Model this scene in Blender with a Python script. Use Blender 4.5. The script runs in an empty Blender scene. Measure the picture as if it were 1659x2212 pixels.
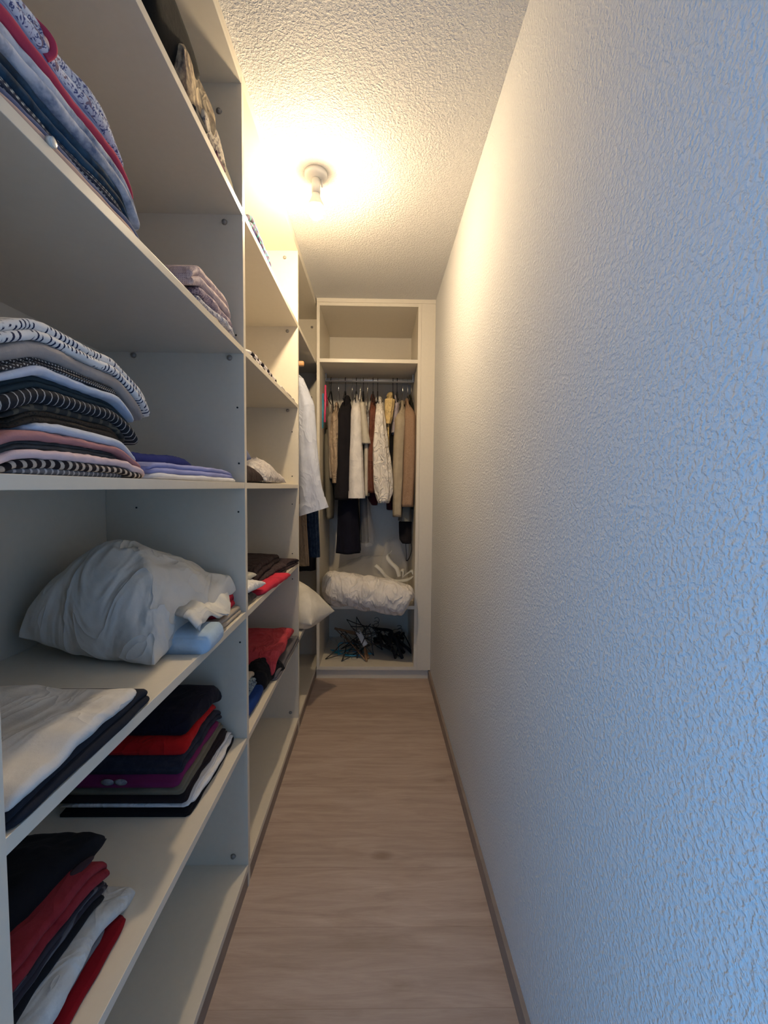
import bpy, bmesh, math, random
from mathutils import Vector, noise, Matrix

# ------------------------------------------------------------------ camera
S = bpy.context.scene
COL = S.collection
F, YAW, PIT, ROL, CZ = 919.23, 0.0155, -0.0570, 0.0096, 1.2667
W_, H_ = 1659, 2212
fwd = Vector((math.sin(YAW)*math.cos(PIT), math.cos(YAW)*math.cos(PIT), math.sin(PIT)))
rt = Vector((math.cos(YAW), -math.sin(YAW), 0)); up = rt.cross(fwd)
RT = rt*math.cos(ROL)+up*math.sin(ROL); UP = -rt*math.sin(ROL)+up*math.cos(ROL)
cam = bpy.data.cameras.new('camera'); camo = bpy.data.objects.new('camera', cam); COL.objects.link(camo)
camo.matrix_world = Matrix(((RT.x, UP.x, -fwd.x, 0), (RT.y, UP.y, -fwd.y, 0), (RT.z, UP.z, -fwd.z, CZ), (0, 0, 0, 1)))
cam.sensor_fit = 'VERTICAL'; cam.sensor_height = 36; cam.lens = F/H_*36; cam.clip_start = 0.02
S.camera = camo

def at(u, v, Y):            # a point at depth Y, read off the photograph once
    d = fwd + RT*(u-W_/2)/F - UP*(v-H_/2)/F
    return Vector((0, 0, CZ)) + d*(Y/d.y)

# ------------------------------------------------------------------ light
S.view_settings.view_transform = 'Standard'; S.view_settings.look = 'None'
S.view_settings.gamma = 1; S.view_settings.use_curve_mapping = False
S.view_settings.exposure = 1.26
wd = bpy.data.worlds.new('world'); S.world = wd; wd.use_nodes = True
wd.node_tree.nodes['Background'].inputs[0].default_value = (0.45, 0.62, 0.9, 1)
wd.node_tree.nodes['Background'].inputs[1].default_value = 0.15

def area(name, loc, aim, sx, sy, power, col):
    l = bpy.data.lights.new(name, 'AREA'); l.shape = 'RECTANGLE'; l.size = sx; l.size_y = sy
    l.energy = power; l.color = col
    o = bpy.data.objects.new(name, l); COL.objects.link(o); o.location = loc
    o.rotation_euler = (Vector(aim)-Vector(loc)).to_track_quat('-Z', 'Y').to_euler()
    return o
# daylight falling in through the open doorway behind the photographer
area('doorway_daylight', (-0.60, -0.52, .86), (0.36, 0.38, 0.74), 0.8, 1.55, 8.6, (0.19, 0.50, 1.0))
LAMP_WATT = 385.0

# ------------------------------------------------------------------ helpers
def link(name, bm, mat, parent=None, smooth=True, origin=None):
    me = bpy.data.meshes.new(name)
    bmesh.ops.recalc_face_normals(bm, faces=bm.faces)
    if parent is not None and origin is None:
        origin = parent.matrix_world.translation if parent.type == 'EMPTY' else Vector(parent['_o'])
    if origin is None:
        xs = [v.co.x for v in bm.verts]; ys = [v.co.y for v in bm.verts]; zs = [v.co.z for v in bm.verts]
        origin = Vector(((min(xs)+max(xs))/2, (min(ys)+max(ys))/2, min(zs)))
    origin = Vector(origin)
    for v in bm.verts: v.co -= origin
    for f in bm.faces: f.smooth = smooth
    bm.to_mesh(me); bm.free()
    for m in (mat if isinstance(mat, (list, tuple)) else [mat]): me.materials.append(m)
    o = bpy.data.objects.new(name, me); COL.objects.link(o)
    if parent is None: o.location = origin
    else: o.parent = parent
    ORI[o.name] = origin
    return o
ORI = {}
def part(name, bm, mat, parent, smooth=True, label=None):
    org = ORI[parent.name]
    o = link(name, bm, mat, parent, smooth, org)
    if label: o['label'] = label
    return o
def tag(o, label=None, cat=None, group=None, kind=None):
    if label: o['label'] = label
    if cat: o['category'] = cat
    if group: o['group'] = group
    if kind: o['kind'] = kind
    return o
def empty(name, loc, label=None, cat=None, group=None):
    o = bpy.data.objects.new(name, None); COL.objects.link(o); o.location = loc; o.empty_display_size = .05
    ORI[o.name] = Vector(loc)
    return tag(o, label, cat, group)
def bx(bm, x0, x1, y0, y1, z0, z1, bev=0.0):
    r = bmesh.ops.create_cube(bm, size=1)
    for v in r['verts']:
        v.co = Vector(((x0+x1)/2+v.co.x*(x1-x0), (y0+y1)/2+v.co.y*(y1-y0), (z0+z1)/2+v.co.z*(z1-z0)))
    if bev:
        es = list({e for v in r['verts'] for e in v.link_edges})
        bmesh.ops.bevel(bm, geom=es, offset=bev, segments=2, profile=.5, affect='EDGES')
    return bm
def box(*a, **k): return bx(bmesh.new(), *a, **k)
def cyl(bm, p0, p1, r, r1=None, n=16, caps=True):
    p0 = Vector(p0); p1 = Vector(p1); d = p1-p0; q = d.to_track_quat('Z', 'Y')
    rr = bmesh.ops.create_cone(bm, cap_ends=caps, segments=n, radius1=r, radius2=r if r1 is None else r1, depth=d.length)
    bmesh.ops.transform(bm, matrix=Matrix.Translation((p0+p1)/2) @ q.to_matrix().to_4x4(), verts=rr['verts'])
    return bm
def loft(rings, cap0=True, cap1=True, closed=True, bm=None):
    bm = bm or bmesh.new()
    V = [[bm.verts.new(p) for p in r] for r in rings]
    n = len(V[0])
    for a, b in zip(V, V[1:]):
        for i in range(n if closed else n-1):
            j = (i+1) % n
            bm.faces.new((a[i], a[j], b[j], b[i]))
    if closed:
        if cap0: bm.faces.new(V[0][::-1])
        if cap1: bm.faces.new(V[-1])
    return bm
def tube(path, r, n=8, bm=None, loop=False):
    P = [Vector(p) for p in path]; rings = []; prev = None
    for i, p in enumerate(P):
        t = (P[min(i+1, len(P)-1)]-P[max(i-1, 0)]).normalized()
        a = prev if prev is not None else (Vector((0, 0, 1)) if abs(t.z) < .9 else Vector((1, 0, 0)))
        s = (a - t*a.dot(t)).normalized(); prev = s; q = t.cross(s)
        rr = r[i] if isinstance(r, (list, tuple)) else r
        rings.append([p+(s*math.cos(2*math.pi*k/n)+q*math.sin(2*math.pi*k/n))*rr for k in range(n)])
    return loft(rings, bm=bm)
def smoothpath(pts, sub=6):
    P = [Vector(p) for p in pts]; out = []
    for i in range(len(P)-1):
        a = P[max(i-1, 0)]; b = P[i]; c = P[i+1]; d = P[min(i+2, len(P)-1)]
        for k in range(sub):
            t = k/sub
            out.append(.5*((2*b)+(c-a)*t+(2*a-5*b+4*c-d)*t*t+(3*b-a-3*c+d)*t**3))
    out.append(P[-1]); return out
def ribbon(path, width, thick, axis=(0, 1, 0)):
    P = [Vector(p) for p in path]; rings = []
    for i, p in enumerate(P):
        t = (P[min(i+1, len(P)-1)]-P[max(i-1, 0)]).normalized()
        a = Vector(axis); a = (a-t*a.dot(t)).normalized(); b = t.cross(a)
        rings.append([p+a*width/2+b*thick/2, p-a*width/2+b*thick/2, p-a*width/2-b*thick/2, p+a*width/2-b*thick/2])
    return loft(rings)
def nz(x, y=0, z=0): return noise.noise(Vector((x, y, z)))
def interp(rows, t):        # rows sorted descending in first entry
    if t >= rows[0][0]: return rows[0][1:]
    for a, b in zip(rows, rows[1:]):
        if t >= b[0]:
            k = (a[0]-t)/(a[0]-b[0]+1e-9); k = k*k*(3-2*k)*.5+k*.5
            return tuple(a[j]*(1-k)+b[j]*k for j in range(1, len(a)))
    return rows[-1][1:]

# ------------------------------------------------------------------ materials
def mat_new(name):
    m = bpy.data.materials.new(name); m.use_nodes = True
    nt = m.node_tree; b = nt.nodes['Principled BSDF']
    return m, nt, b
def N(nt, kind, **k):
    n = nt.nodes.new(kind)
    for a, v in k.items():
        if a.startswith('i_'): n.inputs[a[2:].replace('_', ' ')].default_value = v
        else: setattr(n, a, v)
    return n
def ramp(nt, stops, fac, interp_='LINEAR'):
    r = nt.nodes.new('ShaderNodeValToRGB'); r.color_ramp.interpolation = interp_
    els = r.color_ramp.elements
    while len(els) < len(stops): els.new(.5)
    for e, (p, c) in zip(els, stops): e.position = p; e.color = (*c, 1) if len(c) == 3 else c
    nt.links.new(fac, r.inputs[0]); return r.outputs[0]
def plain(name, col, rough=.5, metal=0, spec=.5, noise_amt=0.0, bump=0.0, bscale=300):
    m, nt, b = mat_new(name)
    b.inputs['Base Color'].default_value = (*col, 1); b.inputs['Roughness'].default_value = rough
    b.inputs['Metallic'].default_value = metal; b.inputs['Specular IOR Level'].default_value = spec
    tc = N(nt, 'ShaderNodeTexCoord'); no = N(nt, 'ShaderNodeTexNoise', i_Scale=bscale, i_Detail=3.0)
    nt.links.new(tc.outputs['Object'], no.inputs['Vector'])
    c = ramp(nt, [(0.3, tuple(x*(1-noise_amt) for x in col)), (0.7, tuple(min(1, x*(1+noise_amt)) for x in col))], no.outputs[0])
    nt.links.new(c, b.inputs['Base Color'])
    if bump:
        bu = N(nt, 'ShaderNodeBump', i_Strength=bump, i_Distance=.002)
        nt.links.new(no.outputs[0], bu.inputs['Height']); nt.links.new(bu.outputs[0], b.inputs['Normal'])
    return m

def plaster(name, col, sc, strength, dist):
    m, nt, b = mat_new(name); b.inputs['Roughness'].default_value = .75; b.inputs['Specular IOR Level'].default_value = .35
    b.inputs['Base Color'].default_value = (*col, 1)
    tc = N(nt, 'ShaderNodeTexCoord')
    n1 = N(nt, 'ShaderNodeTexNoise', i_Scale=sc, i_Detail=2.5, i_Roughness=.55, i_Distortion=.25)
    n2 = N(nt, 'ShaderNodeTexNoise', i_Scale=sc*2.3, i_Detail=2.0)
    nt.links.new(tc.outputs['Object'], n1.inputs[0]); nt.links.new(tc.outputs['Object'], n2.inputs[0])
    r1 = ramp(nt, [(.36, (0, 0, 0)), (.70, (1, 1, 1))], n1.outputs[0], 'EASE')
    mx = N(nt, 'ShaderNodeMath', operation='MULTIPLY_ADD'); mx.inputs[1].default_value = .25
    nt.links.new(n2.outputs[0], mx.inputs[0]); nt.links.new(r1, mx.inputs[2])
    bu = N(nt, 'ShaderNodeBump', i_Strength=strength, i_Distance=dist)
    nt.links.new(mx.outputs[0], bu.inputs['Height']); nt.links.new(bu.outputs[0], b.inputs['Normal'])
    return m
M_WALL = plaster('plaster_wall', (.70, .70, .695), 140, .7, .0025)
M_CEIL = plaster('plaster_ceiling', (.73, .715, .685), 150, .75, .0028)
M_PAINT = plain('smooth_wall_paint', (.78, .78, .77), .8, bump=.1)

def floor_mat():
    m, nt, b = mat_new('laminate_floor'); L = nt.links
    b.inputs['Roughness'].default_value = .48; b.inputs['Specular IOR Level'].default_value = .35
    tc = N(nt, 'ShaderNodeTexCoord'); sep = N(nt, 'ShaderNodeSeparateXYZ'); L.new(tc.outputs['Object'], sep.inputs[0])
    pid = N(nt, 'ShaderNodeMath', operation='DIVIDE'); pid.inputs[1].default_value = .193; L.new(sep.outputs[1], pid.inputs[0])
    fl = N(nt, 'ShaderNodeMath', operation='FLOOR'); L.new(pid.outputs[0], fl.inputs[0])
    off = N(nt, 'ShaderNodeMath', operation='MULTIPLY'); off.inputs[1].default_value = 7.31; L.new(fl.outputs[0], off.inputs[0])
    cmb = N(nt, 'ShaderNodeCombineXYZ'); L.new(sep.outputs[0], cmb.inputs[0]); L.new(sep.outputs[1], cmb.inputs[1]); L.new(off.outputs[0], cmb.inputs[2])
    mp = N(nt, 'ShaderNodeMapping'); mp.inputs['Scale'].default_value = (2.2, 17, 1); L.new(cmb.outputs[0], mp.inputs[0])
    n1 = N(nt, 'ShaderNodeTexNoise', i_Scale=1.5, i_Detail=6.0, i_Roughness=.6, i_Distortion=.7); L.new(mp.outputs[0], n1.inputs[0])
    mp2 = N(nt, 'ShaderNodeMapping'); mp2.inputs['Scale'].default_value = (9, 130, 1); L.new(cmb.outputs[0], mp2.inputs[0])
    n2 = N(nt, 'ShaderNodeTexNoise', i_Scale=1.5, i_Detail=4.0, i_Roughness=.7); L.new(mp2.outputs[0], n2.inputs[0])
    c1 = ramp(nt, [(.25, (.37, .28, .225)), (.5, (.46, .36, .30)), (.75, (.55, .45, .38))], n1.outputs[0])
    c2 = ramp(nt, [(.3, (.92, .91, .90)), (.7, (1.03, 1.03, 1.03))], n2.outputs[0])
    mul = N(nt, 'ShaderNodeMix', data_type='RGBA', blend_type='MULTIPLY'); mul.inputs[0].default_value = 1
    L.new(c1, mul.inputs[6]); L.new(c2, mul.inputs[7])
    # knots
    mp3 = N(nt, 'ShaderNodeMapping'); mp3.inputs['Scale'].default_value = (2.6, 5.5, .3); L.new(cmb.outputs[0], mp3.inputs[0])
    vo = N(nt, 'ShaderNodeTexVoronoi', i_Scale=1.0); L.new(mp3.outputs[0], vo.inputs[0])
    kn = ramp(nt, [(.0, (.52, .45, .40)), (.05, (.66, .60, .55)), (.13, (1, 1, 1))], vo.outputs[0])
    mu2 = N(nt, 'ShaderNodeMix', data_type='RGBA', blend_type='MULTIPLY'); mu2.inputs[0].default_value = .8
    L.new(mul.outputs[2], mu2.inputs[6]); L.new(kn, mu2.inputs[7])
    # per-plank tone and seam
    wn = N(nt, 'ShaderNodeTexWhiteNoise', noise_dimensions='1D'); L.new(fl.outputs[0], wn.inputs['W'])
    tone = ramp(nt, [(0, (.90, .88, .87)), (1, (1.08, 1.07, 1.05))], wn.outputs[0])
    mu3 = N(nt, 'ShaderNodeMix', data_type='RGBA', blend_type='MULTIPLY'); mu3.inputs[0].default_value = 1
    L.new(mu2.outputs[2], mu3.inputs[6]); L.new(tone, mu3.inputs[7])
    fr = N(nt, 'ShaderNodeMath', operation='FRACT'); L.new(pid.outputs[0], fr.inputs[0])
    seam = ramp(nt, [(0, (.72, .68, .66)), (.012, (1, 1, 1))], fr.outputs[0])
    mu4 = N(nt, 'ShaderNodeMix', data_type='RGBA', blend_type='MULTIPLY'); mu4.inputs[0].default_value = 1
    L.new(mu3.outputs[2], mu4.inputs[6]); L.new(seam, mu4.inputs[7]); L.new(mu4.outputs[2], b.inputs['Base Color'])
    bu = N(nt, 'ShaderNodeBump', i_Strength=.12, i_Distance=.001); L.new(n2.outputs[0], bu.inputs['Height']); L.new(bu.outputs[0], b.inputs['Normal'])
    return m
M_FLOOR = floor_mat()
M_BASE = plain('taupe_skirting', (.27, .215, .18), .5, noise_amt=.08, bscale=30)
M_BOARD = plain('melamine_board', (.74, .68, .57), .34, noise_amt=.015, bscale=60, spec=.45)
M_EDGE = plain('board_edge', (.76, .71, .61), .4, spec=.4)
M_METAL = plain('brushed_aluminium', (.66, .68, .70), .35, metal=.35)
M_CHROME = plain('steel_wire', (.75, .75, .75), .2, metal=1)
M_HOLE = plain('dark_hole', (.02, .02, .02), .8)
M_CAP = plain('grey_connector', (.32, .30, .28), .4, metal=.3)
M_WHITEP = plain('white_plastic', (.80, .79, .76), .35)
M_BLACKP = plain('black_velvet', (.012, .011, .013), .9)
M_WOOD = plain('hanger_wood', (.62, .33, .13), .4, noise_amt=.15, bscale=25)
M_BLUEP = plain('blue_plastic', (.05, .40, .62), .3)
M_PINKP = plain('pink_plastic', (.80, .08, .20), .3)
M_PAPER = plain('white_paper', (.8, .8, .78), .7)
M_BUTTON = plain('pearl_button', (.78, .74, .66), .25)

def fabric(name, col, pat=None, c2=(.02, .02, .03), sc=90.0, w=.5, axis=1, bump=.35, rough=.88, c3=None, sheen=.02, wrk=0.0, wsc=16.0):
    m, nt, b = mat_new(name); L = nt.links
    b.inputs['Roughness'].default_value = rough; b.inputs['Specular IOR Level'].default_value = .2
    b.inputs['Sheen Weight'].default_value = sheen
    tc = N(nt, 'ShaderNodeTexCoord'); V = tc.outputs['Object']
    big = N(nt, 'ShaderNodeTexNoise', i_Scale=14.0, i_Detail=3.0); L.new(V, big.inputs[0])
    base = ramp(nt, [(.3, tuple(x*.86 for x in col)), (.7, tuple(min(1, x*1.1) for x in col))], big.outputs[0])
    out = base
    def mixc(fac, col2, a):
        mx = N(nt, 'ShaderNodeMix', data_type='RGBA'); L.new(fac, mx.inputs[0]); L.new(a, mx.inputs[6]); mx.inputs[7].default_value = (*col2, 1)
        return mx.outputs[2]
    def stripes(ax, freq, width, warp=0.0):
        sp = N(nt, 'ShaderNodeSeparateXYZ'); L.new(V, sp.inputs[0])
        mu = N(nt, 'ShaderNodeMath', operation='MULTIPLY'); mu.inputs[1].default_value = freq; L.new(sp.outputs[ax], mu.inputs[0])
        src = mu.outputs[0]
        if warp:
            wn = N(nt, 'ShaderNodeTexNoise', i_Scale=22.0, i_Detail=2.0); L.new(V, wn.inputs[0])
            ad = N(nt, 'ShaderNodeMath', operation='MULTIPLY_ADD'); ad.inputs[1].default_value = warp; L.new(wn.outputs[0], ad.inputs[0]); L.new(src, ad.inputs[2]); src = ad.outputs[0]
        fr = N(nt, 'ShaderNodeMath', operation='FRACT'); L.new(src, fr.inputs[0])
        return ramp(nt, [(0, (1, 1, 1)), (max(width-.06, .001), (1, 1, 1)), (width, (0, 0, 0)), (.97, (0, 0, 0)), (1, (1, 1, 1))], fr.outputs[0])
    if pat == 'stripe': out = mixc(stripes(axis, sc, w, .8), c2, out)
    elif pat == 'plaid':
        out = mixc(stripes(1, sc, w), c2, out); out = mixc(stripes(2, sc*1.3, w*.7), c3 or c2, out)
    elif pat == 'dots':
        vo = N(nt, 'ShaderNodeTexVoronoi', i_Scale=sc, i_Randomness=w); L.new(V, vo.inputs[0])
        out = mixc(ramp(nt, [(.28, (1, 1, 1)), (.36, (0, 0, 0))], vo.outputs[0]), c2, out)
    elif pat == 'dotstripe':
        s1 = stripes(1, sc, .5); s2 = stripes(2, sc*1.1, .5)
        mm = N(nt, 'ShaderNodeMath', operation='MULTIPLY'); L.new(s1, mm.inputs[0]); L.new(s2, mm.inputs[1]); out = mixc(mm.outputs[0], c2, out)
    elif pat == 'dash':
        s1 = stripes(1, sc, .38, 2.2)
        nn = N(nt, 'ShaderNodeTexNoise', i_Scale=75.0, i_Detail=1.0); L.new(V, nn.inputs[0])
        gate = ramp(nt, [(.46, (0, 0, 0)), (.5, (1, 1, 1))], nn.outputs[0])
        mm = N(nt, 'ShaderNodeMath', operation='MULTIPLY'); L.new(s1, mm.inputs[0]); L.new(gate, mm.inputs[1]); out = mixc(mm.outputs[0], c2, out)
    elif pat == 'floral':
        n1 = N(nt, 'ShaderNodeTexNoise', i_Scale=sc, i_Detail=2.5, i_Distortion=2.2); L.new(V, n1.inputs[0])
        out = mixc(ramp(nt, [(.52, (0, 0, 0)), (.58, (1, 1, 1))], n1.outputs[0]), c2, out)
        n2 = N(nt, 'ShaderNodeTexNoise', i_Scale=sc*.6, i_Detail=2.0, i_Distortion=1.5); L.new(V, n2.inputs[0])
        out = mixc(ramp(nt, [(.60, (0, 0, 0)), (.66, (1, 1, 1))], n2.outputs[0]), c3 or c2, out)
    elif pat == 'mottle':
        n1 = N(nt, 'ShaderNodeTexNoise', i_Scale=sc, i_Detail=4.0, i_Roughness=.7); L.new(V, n1.inputs[0])
        out = mixc(ramp(nt, [(.42, (0, 0, 0)), (.42+w*.4, (1, 1, 1))], n1.outputs[0]), c2, out)
    L.new(out, b.inputs['Base Color'])
    wv = N(nt, 'ShaderNodeTexNoise', i_Scale=900.0, i_Detail=2.0); L.new(V, wv.inputs[0])
    w2 = N(nt, 'ShaderNodeTexNoise', i_Scale=60.0, i_Detail=3.0); L.new(V, w2.inputs[0])
    ad = N(nt, 'ShaderNodeMath', operation='MULTIPLY_ADD'); ad.inputs[1].default_value = .12; L.new(wv.outputs[0], ad.inputs[0]); L.new(w2.outputs[0], ad.inputs[2])
    bu = N(nt, 'ShaderNodeBump', i_Strength=bump, i_Distance=.003); L.new(ad.outputs[0], bu.inputs['Height']); L.new(bu.outputs[0], b.inputs['Normal'])
    if wrk:      # soft creases of crumpled cloth
        mp = N(nt, 'ShaderNodeMapping'); mp.inputs['Rotation'].default_value = (.5, .3, .4); mp.inputs['Scale'].default_value = (1.5, .8, .75); L.new(V, mp.inputs[0])
        cr = N(nt, 'ShaderNodeTexNoise', i_Scale=wsc, i_Detail=2.5, i_Roughness=.5, i_Distortion=.9); L.new(mp.outputs[0], cr.inputs[0])
        sb = N(nt, 'ShaderNodeMath', operation='SUBTRACT'); sb.inputs[1].default_value = .5; L.new(cr.outputs[0], sb.inputs[0])
        ab = N(nt, 'ShaderNodeMath', operation='ABSOLUTE'); L.new(sb.outputs[0], ab.inputs[0])
        pw = N(nt, 'ShaderNodeMath', operation='POWER'); pw.inputs[1].default_value = .7; L.new(ab.outputs[0], pw.inputs[0])
        b2 = N(nt, 'ShaderNodeBump', i_Strength=wrk, i_Distance=.035); b2.invert = True
        L.new(pw.outputs[0], b2.inputs['Height']); L.new(b2.outputs[0], bu.inputs['Normal'])
    return m

# ------------------------------------------------------------------ room
XL, XR, ZC = -.398, .358, 2.45
XB = -.813          # inner face of the shelving backs
YE, YB = 2.744, 3.31
def struct(name, bm, m): return tag(link(name, bm, m, smooth=False, origin=(0, 0, 0)), kind='structure')
struct('floor', box(-.90, .50, -2.2, 3.46, -.06, 0), M_FLOOR)
struct('ceiling', box(-.90, .50, -2.2, 3.46, ZC, ZC+.06), M_CEIL)
struct('wall_right', box(XR, XR+.08, -2.2, 3.40, 0, ZC), M_WALL)
struct('wall_left', box(-.90, -.835, -2.2, 3.40, 0, ZC), M_PAINT)
struct('wall_end', box(-.90, XR+.08, 3.335, 3.40, 0, ZC), M_PAINT)
struct('wall_front', box(-.90, XR, -1.10, -1.0, 0, ZC), M_PAINT)
bm = bmesh.new(); bx(bm, -.50, -.42, -1.0, -.95, 0, ZC); bx(bm, -.50, -.42, -.10, .40, 0, ZC); bx(bm, -.50, -.42, -.95, -.10, 2.02, ZC)
struct('wall_doorway', bm, M_PAINT)
bm = bmesh.new(); bx(bm, .3465, XR+.001, -2.0, YE+.018, 0, .0575, bev=.0012)
struct('baseboard_right', bm, M_BASE)

# ------------------------------------------------------------------ shelving along the left
SH = {2: (2.051, 2.070), 3: (1.657, 1.674), 4: (1.260, 1.278), 5: (.864, .884), 6: (.468, .487)}
ZB0, ZB1, ZT0, ZT1 = .052, .073, 2.412, 2.431
def disc(bm, x, y, z, r, ny=-1):
    cyl(bm, (x, y, z), (x, y+ny*.0012, z), r, n=10)
def unit(label, ya, yb, first, shelves, yn):
    # ya..yb inner faces; own far panel yb..yb+.02; first unit also owns the near panel
    r = empty('shelving_unit', (-.6, (ya+yb)/2, 0), label, 'shelving unit', 'white open shelving units along the left side')
    fe = XL
    def bd(n, *a, m=M_BOARD, b=.0008): return part(n, box(*a, bev=b), m, r, smooth=False)
    if first: bd('side_panel', XB, fe, ya-.02, ya, 0.0, ZT1)
    bd('side_panel', XB, fe, yb, yb+.020, 0.0, ZT1)
    bd('back_panel', XB-.008, XB-.0002, ya-.02 if first else ya, yb+.02, 0.02, ZT1, b=0)
    bd('top_panel', XB, fe-.0006, ya, yb, ZT0, ZT1)
    bd('bottom_panel', XB, fe-.0006, ya, yb, ZB0, ZB1)
    bd('plinth', fe-.018, fe-.002, ya, yb, 0, ZB0-.0002, m=M_BASE, b=0)
    bd('filler_strip', fe-.018, fe-.0008, ya-.02 if first else ya, yb+.02, ZT1+.0002, ZC-.0002, b=0)
    for k in shelves: bd('shelf', XB, fe-.0006, ya, yb, SH[k][0], SH[k][1])
    for (x, z) in yn[0]:
        b_ = bmesh.new(); disc(b_, x, yb, z, .0028); part('peg_hole', b_, M_HOLE, r)
    for (x, z) in yn[1]:
        b_ = bmesh.new(); cyl(b_, (x, yb, z), (x, yb-.006, z), .0085, .006, n=14); cyl(b_, (x, yb-.006, z), (x, yb-.0068, z), .003, n=8)
        part('shelf_connector', b_, M_CAP, r)
    return r
conn = [(-.45, z[0]-.006) for k, z in SH.items() if k in (2, 3)]
U1 = unit('nearest white shelving unit, holding stacked shirts, the big crumpled pillow and fleeces', .445, 1.285, True, [2, 3, 4, 5, 6],
          ([(-.418, 1.19), (-.722, 1.20), (-.418, 1.50), (-.415, 1.335), (-.417, .79), (-.42, 1.71)], [(-.462, 2.335), (-.45, 2.03), (-.44, 1.645), (-.72, 1.648), (-.445, .102)]))
U2 = unit('middle white shelving unit, with the red towel and sparse crumpled clothes', 1.305, 2.144, False, [2, 3, 4, 5, 6],
          ([(-.428, 1.70-.16), (-.428, 1.32), (-.428, 1.18), (-.428, .93), (-.428, .80)], [(-.462, 2.38), (-.45, 2.03), (-.45, 1.645), (-.44, .102)]))
U3 = unit('farthest white shelving unit in the corner, with shirts hanging on a rail', 2.164, 2.99, False, [2, 6], ([], [(-.46, 2.36)]))
b_ = bmesh.new(); cyl(b_, (-.61, 2.166, 1.98), (-.61, 2.988, 1.98), .0125, n=20)
part('clothes_rail', b_, M_METAL, U3)

# ------------------------------------------------------------------ wardrobe across the end
WD = empty('wardrobe', (-.02, 3.03, 0), 'tall white open wardrobe across the end of the passage, full of hanging clothes', 'wardrobe')
def wb(n, *a, m=M_BOARD, b=.0008): return part(n, box(*a, bev=b), m, WD, smooth=False)
wb('side_panel', -.392, -.373, YE, YB, .0650, 2.425)
wb('side_panel', .247, .268, YE, YB, .0650, 2.425)
wb('back_panel', -.392, .268, YB, YB+.008, .02, 2.425, b=0)
wb('top_panel', -.373, .247, YE, YB, 2.405, 2.425)
wb('bottom_panel', -.373, .247, YE, YB, .065, .087)
wb('shelf', -.373, .247, YE+.001, YB, 2.056, 2.079)
wb('shelf', -.373, .247, YE+.001, YB, .4725, .4955)
wb('plinth', -.396, XR-.0125, YE+.02, YE+.036, 0, .0648)
wb('filler_panel', .2685, XR-.0008, YE-.0006, YE+.018, .065, 2.4248)
wb('cornice', -.392, XR-.0008, YE-.003, YE+.017, 2.4252, ZC-.0004)
wb('back_strip', -.372, -.345, YB-.016, YB-.0003, .4965, 2.05)
b_ = bmesh.new(); cyl(b_, (-.372, 3.02, 2.013), (.246, 3.02, 2.013), .0125, n=20); RAIL = part('clothes_rail', b_, M_METAL, WD)
for x in (-.366, .240):
    b_ = bmesh.new(); bx(b_, x-.004, x+.004, 3.008, 3.032, 2.004, 2.0555, bev=.001)
    part('rail_bracket', b_, M_METAL, RAIL)

# ------------------------------------------------------------------ lamp
LX, LY = -.243, 1.68
m_b, nt, b = mat_new('lit_bulb'); b.inputs['Base Color'].default_value = (1, .9, .75, 1)
b.inputs['Emission Color'].default_value = (1, .77, .49, 1); b.inputs['Emission Strength'].default_value = LAMP_WATT
lamp = empty('ceiling_lamp', (LX, LY, ZC), 'bare glowing bulb in a white lampholder on the ceiling', 'lamp')
b_ = loft([[(LX+r*math.cos(a*math.pi/16), LY+r*math.sin(a*math.pi/16), z) for a in range(32)] for r, z in
           [(.043, ZC-.0005), (.043, ZC-.012), (.040, ZC-.018), (.028, ZC-.022), (.015, ZC-.023)]])
part('ceiling_rose', b_, M_WHITEP, lamp)
b_ = bmesh.new(); cyl(b_, (LX, LY, ZC-.022), (LX, LY, ZC-.075), .0155, .0165, n=20); cyl(b_, (LX+.021, LY+.004, ZC-.021), (LX+.023, LY+.004, ZC-.048), .0035, n=8)
part('lampholder', b_, M_WHITEP, lamp)
b_ = loft([[(LX+r*math.cos(a*math.pi/12), LY+r*math.sin(a*math.pi/12), z) for a in range(24)] for r, z in
           [(.0292, ZC-.1265), (.030, ZC-.136), (.027, ZC-.150), (.018, ZC-.162), (.006, ZC-.167)]])
part('bulb', b_, m_b, lamp, label='glowing warm bulb')
b_ = loft([[(LX+r*math.cos(a*math.pi/12), LY+r*math.sin(a*math.pi/12), z) for a in range(24)] for r, z in
           [(.0135, ZC-.0745), (.0150, ZC-.084), (.0215, ZC-.100), (.0285, ZC-.114), (.0304, ZC-.126)]])
part('uplight_collar', b_, M_WHITEP, lamp)  # opaque collar added to block the bulb's upward light from the ceiling

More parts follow.
